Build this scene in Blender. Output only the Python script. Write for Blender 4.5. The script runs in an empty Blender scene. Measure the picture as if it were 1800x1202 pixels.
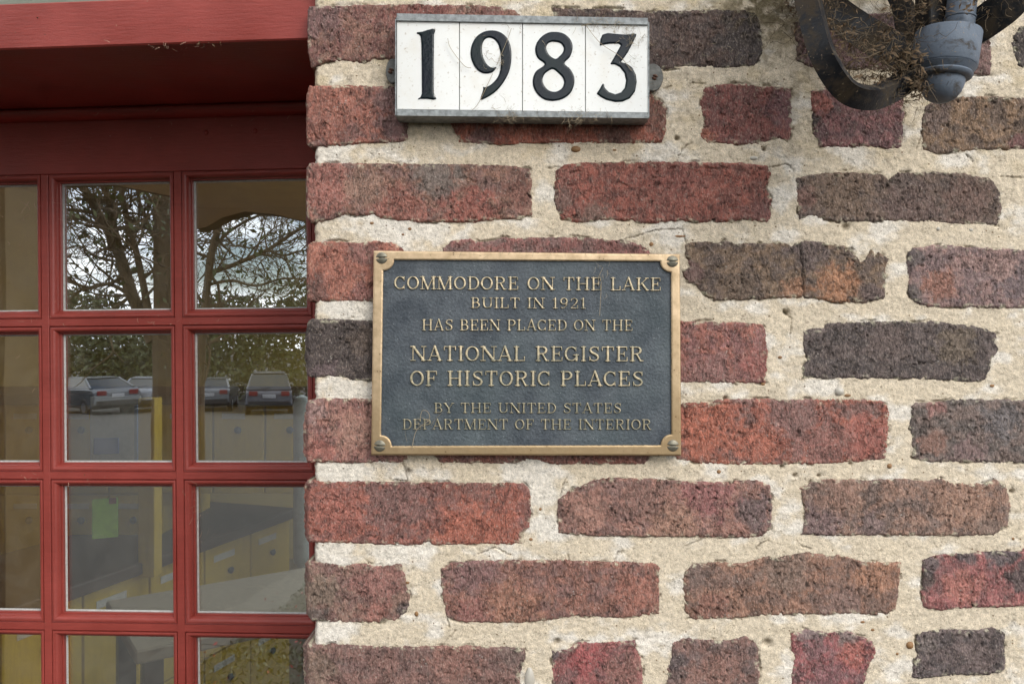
import bpy, math, random
import numpy as np
from mathutils import Vector, Matrix
random.seed(7); rng = np.random.default_rng(11)
R = math.radians

# ------------------------------------------------------------------ camera, sky, sun, exposure
LENS, W_WALL = 28.0, 0.9774            # the picture spans 0.977 m of the wall face
D = LENS / 36.0 * W_WALL               # camera stands 0.76 m off the wall
S = W_WALL / 1800.0
sc = bpy.context.scene
col = sc.collection
cam_d = bpy.data.cameras.new('camera'); cam = bpy.data.objects.new('camera', cam_d); col.objects.link(cam)
cam_d.lens = LENS; cam_d.sensor_width = 36; cam_d.clip_start = 0.02; cam_d.clip_end = 600
cam.location = (0, -D, 0); cam.rotation_euler = (R(90), 0, 0)
sc.camera = cam
SUN_EL, SUN_AZ = R(31), R(-36)         # measured from straight in front of the wall towards the right
wd = bpy.data.worlds.new('World'); sc.world = wd; wd.use_nodes = True
nt = wd.node_tree; nt.nodes.clear()
N = nt.nodes.new
out = N('ShaderNodeOutputWorld'); bg = N('ShaderNodeBackground'); bgc = N('ShaderNodeBackground'); mx = N('ShaderNodeMixShader')
sky = N('ShaderNodeTexSky'); sky.sky_type = 'NISHITA'; sky.sun_disc = False
sky.sun_elevation = SUN_EL; sky.sun_rotation = R(180 - 36)
nt.links.new(sky.outputs[0], bg.inputs[0]); bg.inputs[1].default_value = 0.15
tcn = N('ShaderNodeTexCoord'); mp = N('ShaderNodeMapping'); mp.inputs['Scale'].default_value = (1, 1, 2.6)
nz = N('ShaderNodeTexNoise'); nz.inputs['Scale'].default_value = 3.4; nz.inputs['Detail'].default_value = 9; nz.inputs['Roughness'].default_value = .58
rp = N('ShaderNodeValToRGB'); rp.color_ramp.elements[0].position = .38; rp.color_ramp.elements[1].position = .50
nt.links.new(tcn.outputs['Generated'], mp.inputs[0]); nt.links.new(mp.outputs[0], nz.inputs[0]); nt.links.new(nz.outputs[0], rp.inputs[0])
nz2 = N('ShaderNodeTexNoise'); nz2.inputs['Scale'].default_value = 9; nz2.inputs['Detail'].default_value = 6
rp2 = N('ShaderNodeValToRGB'); rp2.color_ramp.elements[0].color = (.76, .80, .87, 1); rp2.color_ramp.elements[1].color = (1, 1, 1, 1)
rp2.color_ramp.elements[0].position = .36; rp2.color_ramp.elements[1].position = .56
nt.links.new(mp.outputs[0], nz2.inputs[0]); nt.links.new(nz2.outputs[0], rp2.inputs[0]); nt.links.new(rp2.outputs[0], bgc.inputs[0])
bgc.inputs[1].default_value = 2.85
nt.links.new(rp.outputs[0], mx.inputs[0]); nt.links.new(bg.outputs[0], mx.inputs[1]); nt.links.new(bgc.outputs[0], mx.inputs[2])
nt.links.new(mx.outputs[0], out.inputs[0])
sl = bpy.data.lights.new('sun', 'SUN'); sl.energy = 1.7; sl.angle = R(26); sl.color = (1, .96, .9)
sun = bpy.data.objects.new('sun', sl); col.objects.link(sun)
dv = Vector((math.sin(R(36)) * math.cos(SUN_EL), -math.cos(R(36)) * math.cos(SUN_EL), math.sin(SUN_EL)))
sun.rotation_euler = dv.to_track_quat('Z', 'Y').to_euler()
vs = sc.view_settings; vs.view_transform = 'Standard'; vs.look = 'None'; vs.gamma = 1; vs.exposure = 0.0; vs.use_curve_mapping = False
sc.cycles.use_denoising = True; sc.cycles.max_bounces = 8; sc.cycles.transparent_max_bounces = 16
sc.cycles.sample_clamp_indirect = 6; sc.cycles.caustics_reflective = False; sc.cycles.caustics_refractive = False

# ------------------------------------------------------------------ helpers
def P(px, py, y=0.0):
    k = S * (D + y) / D
    return Vector(((px - 900) * k, y, (601 - py) * k))
def lin(c):
    return tuple((v / 255 / 12.92) if v / 255 <= .04045 else ((v / 255 + .055) / 1.055) ** 2.4 for v in c)
def tag(o, label=None, cat=None, group=None, kind=None):
    if label: o['label'] = label
    if cat: o['category'] = cat
    if group: o['group'] = group
    if kind: o['kind'] = kind
    return o
def empty(name, loc=(0, 0, 0), rot=(0, 0, 0)):
    o = bpy.data.objects.new(name, None); col.objects.link(o); o.location = loc; o.rotation_euler = rot; o.empty_display_size = .02
    return o
def obj(name, me, mat=None, parent=None):
    o = bpy.data.objects.new(name, me); col.objects.link(o)
    if mat and not me.materials: me.materials.append(mat)
    if parent: o.parent = parent
    return o
def mesh_np(name, V, F, smooth=True, attrs=None):
    me = bpy.data.meshes.new(name)
    V = np.asarray(V, dtype=np.float32); F = np.asarray(F, dtype=np.int32)
    me.vertices.add(len(V)); me.vertices.foreach_set('co', V.ravel())
    k = F.shape[1]
    me.loops.add(F.size); me.loops.foreach_set('vertex_index', F.ravel())
    me.polygons.add(len(F)); me.polygons.foreach_set('loop_start', np.arange(0, F.size, k, dtype=np.int32))
    me.polygons.foreach_set('use_smooth', np.full(len(F), smooth))
    me.update(calc_edges=True)
    for n, a in (attrs or {}).items():
        if a.ndim == 2:
            at = me.attributes.new(n, 'FLOAT_COLOR', 'POINT'); c = np.ones((len(V), 4), np.float32); c[:, :3] = a
            at.data.foreach_set('color', c.ravel())
        else:
            at = me.attributes.new(n, 'FLOAT', 'POINT'); at.data.foreach_set('value', a.astype(np.float32))
    return me
class MB:
    def __init__(s): s.v = []; s.f = []; s.sm = []
    def add(s, V, F, smooth=False):
        b = len(s.v); s.v += [tuple(p) for p in V]; s.f += [tuple(i + b for i in f) for f in F]; s.sm += [smooth] * len(F); return s
    def box(s, a, b, bev=0):
        (x0, y0, z0), (x1, y1, z1) = a, b
        if bev:
            # chamfered box: three shrunk shells
            V = []; F = []
            bx = [(x0, x1), (y0, y1), (z0, z1)]
            idx = {}
            for sx in (0, 1):
                for sy in (0, 1):
                    for sz in (0, 1):
                        for ax in range(3):
                            p = []
                            for d_, sgn in enumerate((sx, sy, sz)):
                                e = bx[d_][sgn]
                                if d_ != ax: e += bev if sgn == 0 else -bev
                                p.append(e)
                            idx[(sx, sy, sz, ax)] = len(V); V.append(p)
            for ax in range(3):
                o1, o2 = [d_ for d_ in range(3) if d_ != ax]
                for sg in (0, 1):
                    q = []
                    for (a_, b_) in ((0, 0), (1, 0), (1, 1), (0, 1)):
                        k = [0, 0, 0]; k[ax] = sg; k[o1] = a_; k[o2] = b_; q.append(idx[(*k, ax)])
                    F.append(q if (sg ^ (ax == 1)) else q[::-1])
                # edge chamfers along ax
                for a_ in (0, 1):
                    for b_ in (0, 1):
                        k0 = [0, 0, 0]; k1 = [0, 0, 0]; k1[ax] = 1; k0[o1] = k1[o1] = a_; k0[o2] = k1[o2] = b_
                        F.append([idx[(*k0, o1)], idx[(*k1, o1)], idx[(*k1, o2)], idx[(*k0, o2)]])
            for sx in (0, 1):
                for sy in (0, 1):
                    for sz in (0, 1):
                        F.append([idx[(sx, sy, sz, 0)], idx[(sx, sy, sz, 1)], idx[(sx, sy, sz, 2)]])
            return s.add(V, F)
        V = [(x0, y0, z0), (x1, y0, z0), (x1, y1, z0), (x0, y1, z0), (x0, y0, z1), (x1, y0, z1), (x1, y1, z1), (x0, y1, z1)]
        return s.add(V, [(0, 3, 2, 1), (4, 5, 6, 7), (0, 1, 5, 4), (1, 2, 6, 5), (2, 3, 7, 6), (3, 0, 4, 7)])
    def tube(s, pts, rad, n=8, cap=True):
        pts = [Vector(p) for p in pts]
        if not hasattr(rad, '__len__'): rad = [rad] * len(pts)
        V = []; F = []; up = None
        for i, p in enumerate(pts):
            t = (pts[min(i + 1, len(pts) - 1)] - pts[max(i - 1, 0)]).normalized()
            if up is None:
                up = t.orthogonal().normalized()
            else:
                up = (up - t * up.dot(t)).normalized()
            w = t.cross(up)
            for k in range(n):
                a = 2 * math.pi * k / n; V.append(p + (up * math.cos(a) + w * math.sin(a)) * rad[i])
        for i in range(len(pts) - 1):
            for k in range(n):
                F.append((i * n + k, i * n + (k + 1) % n, (i + 1) * n + (k + 1) % n, (i + 1) * n + k))
        if cap and n > 2: F += [tuple(range(n))[::-1], tuple(len(V) - n + k for k in range(n))]
        return s.add(V, F, True)
    def lathe(s, c, prof, n=32, axis=None):
        # prof: list of (r, h) along the axis
        ax = Vector(axis or (0, 0, 1)).normalized(); u = ax.orthogonal().normalized(); w = ax.cross(u); c = Vector(c)
        V = []; F = []
        for r, h in prof:
            for k in range(n):
                a = 2 * math.pi * k / n; V.append(c + ax * h + (u * math.cos(a) + w * math.sin(a)) * r)
        for i in range(len(prof) - 1):
            for k in range(n):
                F.append((i * n + k, i * n + (k + 1) % n, (i + 1) * n + (k + 1) % n, (i + 1) * n + k))
        F += [tuple(range(n))[::-1], tuple(len(V) - n + k for k in range(n))]
        return s.add(V, F, True)
    def build(s, name, mat=None, parent=None):
        me = bpy.data.meshes.new(name); me.from_pydata([tuple(p) for p in s.v], [], s.f); me.update()
        me.polygons.foreach_set('use_smooth', s.sm)
        import bmesh
        bm = bmesh.new(); bm.from_mesh(me); bmesh.ops.recalc_face_normals(bm, faces=bm.faces); bm.to_mesh(me); bm.free()
        if any(s.sm):
            try: me.set_sharp_from_angle(angle=R(38))
            except Exception: pass
        return obj(name, me, mat, parent)

# --- noise on arrays
def _hash(ix, iy, seed):
    h = (ix.astype(np.int64) * 374761393 + iy.astype(np.int64) * 668265263 + seed * 974634777) & 0xffffffff
    h = ((h ^ (h >> 13)) * 1274126177) & 0xffffffff
    return (h ^ (h >> 16)) & 0xffffffff
def perlin(x, y, seed=0):
    x = np.asarray(x, float); y = np.asarray(y, float)
    x0 = np.floor(x); y0 = np.floor(y); fx = x - x0; fy = y - y0
    def g(ix, iy, dx, dy):
        a = _hash(ix, iy, seed) / 4294967296.0 * 2 * math.pi
        return np.cos(a) * dx + np.sin(a) * dy
    u = fx * fx * fx * (fx * (fx * 6 - 15) + 10); v = fy * fy * fy * (fy * (fy * 6 - 15) + 10)
    a = g(x0, y0, fx, fy); b = g(x0 + 1, y0, fx - 1, fy); c = g(x0, y0 + 1, fx, fy - 1); d = g(x0 + 1, y0 + 1, fx - 1, fy - 1)
    return ((a * (1 - u) + b * u) * (1 - v) + (c * (1 - u) + d * u) * v) * 1.5
def fbm(x, y, seed=0, o=4, gain=.5):
    t = 0; a = 1; n = 0
    for i in range(o):
        t = t + a * perlin(x * 2 ** i, y * 2 ** i, seed + 17 * i); n += a; a *= gain
    return t / n
def sstep(a, b, x):
    t = np.clip((x - a) / (b - a), 0, 1); return t * t * (3 - 2 * t)
def sdf_poly(PX, PY, poly):
    p = np.asarray(poly, float); q = np.roll(p, -1, axis=0)
    d = np.full(PX.shape, 1e9); inside = np.zeros(PX.shape, bool)
    for (ax, ay), (bx, by) in zip(p, q):
        ex, ey = bx - ax, by - ay; wx, wy = PX - ax, PY - ay
        t = np.clip((wx * ex + wy * ey) / (ex * ex + ey * ey + 1e-12), 0, 1)
        d = np.minimum(d, (wx - ex * t) ** 2 + (wy - ey * t) ** 2)
        c = ((ay <= PY) & (by > PY)) | ((by <= PY) & (ay > PY))
        if ey: inside ^= c & (PX < ax + (PY - ay) / (ey if ey else 1) * ex)
    return np.where(inside, 1, -1) * np.sqrt(d)
def catmull(pts, k=6, closed=True):
    p = np.asarray(pts, float); n = len(p); o = []
    for i in range(n if closed else n - 1):
        p0, p1, p2, p3 = (p[(i - 1) % n], p[i], p[(i + 1) % n], p[(i + 2) % n]) if closed else (p[max(i - 1, 0)], p[i], p[i + 1], p[min(i + 2, n - 1)])
        for j in range(k):
            t = j / k
            o.append(.5 * (2 * p1 + (p2 - p0) * t + (2 * p0 - 5 * p1 + 4 * p2 - p3) * t * t + (3 * p1 - p0 - 3 * p2 + p3) * t ** 3))
    if not closed: o.append(p[-1])
    return np.array(o)
def sdf_mesh(name, PX, PY, SD, Y, back, step, attrs=None, yref=None, snap=True):
    """front sheet over SD>0, its rim snapped to SD=0, with a skirt going back to y=back. PX,PY photograph px; Y depth (m)"""
    gy, gx = np.gradient(SD, step)
    if snap:
        gn = np.maximum(np.hypot(gx, gy), .35)
        mv = np.where(SD < 0, np.clip(-SD / gn, 0, 1.3 * step), 0)
        QX = PX + gx / gn * mv; QY = PY + gy / gn * mv
    else: QX, QY = PX, PY
    ins = SD > 0
    cell = ins[:-1, :-1] | ins[1:, :-1] | ins[:-1, 1:] | ins[1:, 1:]
    if not cell.any(): return None
    h, w = SD.shape; ids = np.arange(h * w).reshape(h, w)
    a = ids[:-1, :-1][cell]; b = ids[:-1, 1:][cell]; c = ids[1:, 1:][cell]; d = ids[1:, :-1][cell]
    F = np.stack([a, d, c, b], 1)
    used = np.unique(F); remap = np.full(h * w, -1); remap[used] = np.arange(len(used)); F = remap[F]
    kk = (D + (Y if yref is None else yref)) / D * S * np.ones_like(PX)
    X3 = (QX - 900) * kk; Z3 = (601 - QY) * kk
    V = np.stack([X3.ravel()[used], (Y * np.ones_like(PX)).ravel()[used], Z3.ravel()[used]], 1)
    at = {k: v.reshape(h * w, -1)[used].squeeze() if v.ndim == 2 else v.reshape(h * w, 3)[used] for k, v in (attrs or {}).items()}
    # skirt
    if back is not None:
        cp = np.pad(cell, 1); E = []
        up = cell & ~cp[:-2, 1:-1]; dn = cell & ~cp[2:, 1:-1]; lf = cell & ~cp[1:-1, :-2]; rt = cell & ~cp[1:-1, 2:]
        E.append(np.stack([ids[:-1, :-1][up], ids[:-1, 1:][up]], 1)); E.append(np.stack([ids[1:, 1:][dn], ids[1:, :-1][dn]], 1))
        E.append(np.stack([ids[1:, :-1][lf], ids[:-1, :-1][lf]], 1)); E.append(np.stack([ids[:-1, 1:][rt], ids[1:, 1:][rt]], 1))
        E = remap[np.concatenate(E)]; eu = np.unique(E); m2 = np.full(len(V), -1); m2[eu] = np.arange(len(eu))
        top = V[eu]; bot = top.copy(); bot[:, 1] = back
        n0 = len(V); n1 = n0 + len(eu)
        V = np.concatenate([V, top, bot]); e0 = m2[E[:, 0]]; e1 = m2[E[:, 1]]
        F = np.concatenate([F, np.stack([n0 + e0, n0 + e1, n1 + e1, n1 + e0], 1)])
        at = {k: np.concatenate([v, v[eu], v[eu]]) for k, v in at.items()}
    return mesh_np(name, V, F, True, at)

# ------------------------------------------------------------------ materials
def mat(name):
    m = bpy.data.materials.new(name); m.use_nodes = True; t = m.node_tree; b = t.nodes['Principled BSDF']; return m, t, b
def ramp(t, src, stops):
    r = t.nodes.new('ShaderNodeValToRGB'); e = r.color_ramp.elements
    while len(e) < len(stops): e.new(.5)
    for i, (p, c) in enumerate(stops):
        e[i].position = p; e[i].color = (*c, 1) if hasattr(c, '__len__') else (c, c, c, 1)
    t.links.new(src, r.inputs[0]); return r.outputs[0]
def noise(t, scale, detail=5, rough=.55, vec=None, dist=0):
    n = t.nodes.new('ShaderNodeTexNoise'); n.inputs['Scale'].default_value = scale; n.inputs['Detail'].default_value = detail
    n.inputs['Roughness'].default_value = rough; n.inputs['Distortion'].default_value = dist
    if vec: t.links.new(vec, n.inputs['Vector'])
    return n.outputs['Fac']
def coords(t, scale=(1, 1, 1)):
    c = t.nodes.new('ShaderNodeNewGeometry'); m = t.nodes.new('ShaderNodeMapping'); m.inputs['Scale'].default_value = scale
    t.links.new(c.outputs['Position'], m.inputs[0]); return m.outputs[0]
def ocoords(t, scale=(1, 1, 1)):
    c = t.nodes.new('ShaderNodeTexCoord'); m = t.nodes.new('ShaderNodeMapping'); m.inputs['Scale'].default_value = scale
    t.links.new(c.outputs['Object'], m.inputs[0]); return m.outputs[0]
def mixc(t, fac, a, b, mode='MIX'):
    n = t.nodes.new('ShaderNodeMix'); n.data_type = 'RGBA'; n.blend_type = mode; n.clamp_factor = True
    for v, i in ((fac, 0), (a, 6), (b, 7)):
        if hasattr(v, 'links') or isinstance(v, bpy.types.NodeSocket): t.links.new(v, n.inputs[i])
        elif hasattr(v, '__len__'): n.inputs[i].default_value = (*v, 1)
        else: n.inputs[i].default_value = v
    return n.outputs[2]
def math_(t, op, a, b=0.):
    n = t.nodes.new('ShaderNodeMath'); n.operation = op
    for v, i in ((a, 0), (b, 1)):
        if isinstance(v, bpy.types.NodeSocket): t.links.new(v, n.inputs[i])
        else: n.inputs[i].default_value = v
    return n.outputs[0]
def bump(t, b, h, strength=.5, dist=.001, nrm=None):
    n = t.nodes.new('ShaderNodeBump'); n.inputs['Strength'].default_value = strength; n.inputs['Distance'].default_value = dist
    t.links.new(h, n.inputs['Height'])
    if nrm: t.links.new(nrm, n.inputs['Normal'])
    t.links.new(n.outputs[0], b.inputs['Normal']); return n.outputs[0]
def attr(t, n, what='Color'):
    a = t.nodes.new('ShaderNodeAttribute'); a.attribute_name = n; return a.outputs[what]
def simple(name, c, rough=.6, metal=0, var=.15, scale=60, bs=.3, bd=.0005, stretch=(1, 1, 1), obj_space=False, spec=.5):
    m, t, b = mat(name); v = (ocoords if obj_space else coords)(t, stretch); n = noise(t, scale, 6, .6, v)
    c = lin(c); lo = tuple(x * (1 - var) for x in c); hi = tuple(min(1, x * (1 + var)) for x in c)
    t.links.new(ramp(t, n, [(.3, lo), (.7, hi)]), b.inputs['Base Color'])
    b.inputs['Roughness'].default_value = rough; b.inputs['Metallic'].default_value = metal; b.inputs['Specular IOR Level'].default_value = spec
    if bs: bump(t, b, n, bs, bd)
    return m

def brick_mat():
    m, t, b = mat('brick_clay'); v = coords(t); va = coords(t, (1, 1, .5))
    base = attr(t, 'tint'); pit = attr(t, 'pit', 'Fac')
    fine = noise(t, 900, 4, .7, va); mid = noise(t, 260, 5, .65, va, .6)
    c = mixc(t, .85, base, ramp(t, mid, [(.28, .48), (.5, 1.), (.72, 1.5)]), 'MULTIPLY')
    c = mixc(t, ramp(t, noise(t, 700, 3, .6, va), [(.5, 0.), (.72, .6)]), c, mixc(t, .55, c, lin((196, 176, 160))))
    c = mixc(t, .8, c, ramp(t, fine, [(.3, .55), (.5, 1.), (.7, 1.45)]), 'MULTIPLY')
    cr1 = noise(t, 150, 4, .62, coords(t, (1.5, 1.5, .62)), .9)
    cr = ramp(t, math_(t, 'ABSOLUTE', math_(t, 'SUBTRACT', cr1, .5)), [(.0, 1.), (.035, 0.)])
    cr = math_(t, 'MULTIPLY', cr, ramp(t, noise(t, 60, 3, .5, v), [(.42, 0.), (.58, 1.)]))
    c = mixc(t, math_(t, 'MULTIPLY', cr, .6), c, mixc(t, .8, c, lin((40, 34, 34))))
    # greyish salts and lime specks
    vo = t.nodes.new('ShaderNodeTexVoronoi'); vo.inputs['Scale'].default_value = 210; t.links.new(v, vo.inputs[0])
    gate = noise(t, 55, 3, .5, v)
    sp = math_(t, 'MULTIPLY', ramp(t, vo.outputs['Distance'], [(.10, 1.), (.2, 0.)]), ramp(t, gate, [(.5, 0.), (.62, 1.)]))
    c = mixc(t, math_(t, 'MULTIPLY', sp, .7), c, lin((176, 168, 158)))
    vo2 = t.nodes.new('ShaderNodeTexVoronoi'); vo2.inputs['Scale'].default_value = 340; t.links.new(va, vo2.inputs[0])
    dk = ramp(t, vo2.outputs['Distance'], [(.12, 1.), (.26, 0.)])
    gate2 = noise(t, 120, 3, .5, v)
    dk = math_(t, 'MULTIPLY', dk, ramp(t, gate2, [(.48, 0.), (.6, 1.)]))
    c = mixc(t, math_(t, 'MULTIPLY', dk, .5), c, lin((50, 42, 40)))
    c = mixc(t, math_(t, 'MULTIPLY', pit, .7), c, lin((40, 34, 32)))
    t.links.new(c, b.inputs['Base Color']); b.inputs['Roughness'].default_value = .82; b.inputs['Specular IOR Level'].default_value = .35
    h = math_(t, 'ADD', math_(t, 'MULTIPLY', mid, .9), math_(t, 'MULTIPLY', fine, .7)); h = math_(t, 'SUBTRACT', h, math_(t, 'MULTIPLY', dk, .5)); h = math_(t, 'SUBTRACT', h, math_(t, 'MULTIPLY', cr, .35))
    bump(t, b, h, 1., .0026); return m
def mortar_mat():
    m, t, b = mat('lime_mortar'); v = coords(t)
    base = attr(t, 'tint'); pit = attr(t, 'pit', 'Fac')
    fine = noise(t, 1000, 3, .7, v); mid = noise(t, 220, 5, .6, v)
    c = mixc(t, .9, base, ramp(t, mid, [(.3, .74), (.7, 1.16)]), 'MULTIPLY')
    c = mixc(t, .9, c, ramp(t, fine, [(.3, .66), (.7, 1.3)]), 'MULTIPLY')
    vo = t.nodes.new('ShaderNodeTexVoronoi'); vo.inputs['Scale'].default_value = 420; t.links.new(v, vo.inputs[0])
    g = noise(t, 130, 3, .5, v)
    dk = math_(t, 'MULTIPLY', ramp(t, vo.outputs['Distance'], [(.1, 1.), (.22, 0.)]), ramp(t, g, [(.47, 0.), (.6, 1.)]))
    c = mixc(t, math_(t, 'MULTIPLY', dk, .8), c, lin((72, 64, 50)))
    vo3 = t.nodes.new('ShaderNodeTexVoronoi'); vo3.inputs['Scale'].default_value = 150; t.links.new(v, vo3.inputs[0])
    pb = ramp(t, vo3.outputs['Distance'], [(.10, 1.), (.14, 0.)])
    sel = t.nodes.new('ShaderNodeSeparateColor'); t.links.new(vo3.outputs['Color'], sel.inputs[0])
    pb = math_(t, 'MULTIPLY', pb, math_(t, 'GREATER_THAN', sel.outputs[0], .72))
    pc = mixc(t, sel.outputs[1], lin((96, 74, 48)), lin((150, 132, 100)))
    c = mixc(t, math_(t, 'MULTIPLY', pb, .9), c, pc)
    c = mixc(t, pit, c, lin((70, 60, 44)))
    t.links.new(c, b.inputs['Base Color']); b.inputs['Roughness'].default_value = .95; b.inputs['Specular IOR Level'].default_value = .15
    h = math_(t, 'ADD', mid, math_(t, 'MULTIPLY', fine, .5)); h = math_(t, 'SUBTRACT', h, math_(t, 'MULTIPLY', dk, .5))
    bump(t, b, h, .6, .0014); return m
M_BRICK, M_MORTAR = brick_mat(), mortar_mat()

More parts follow.
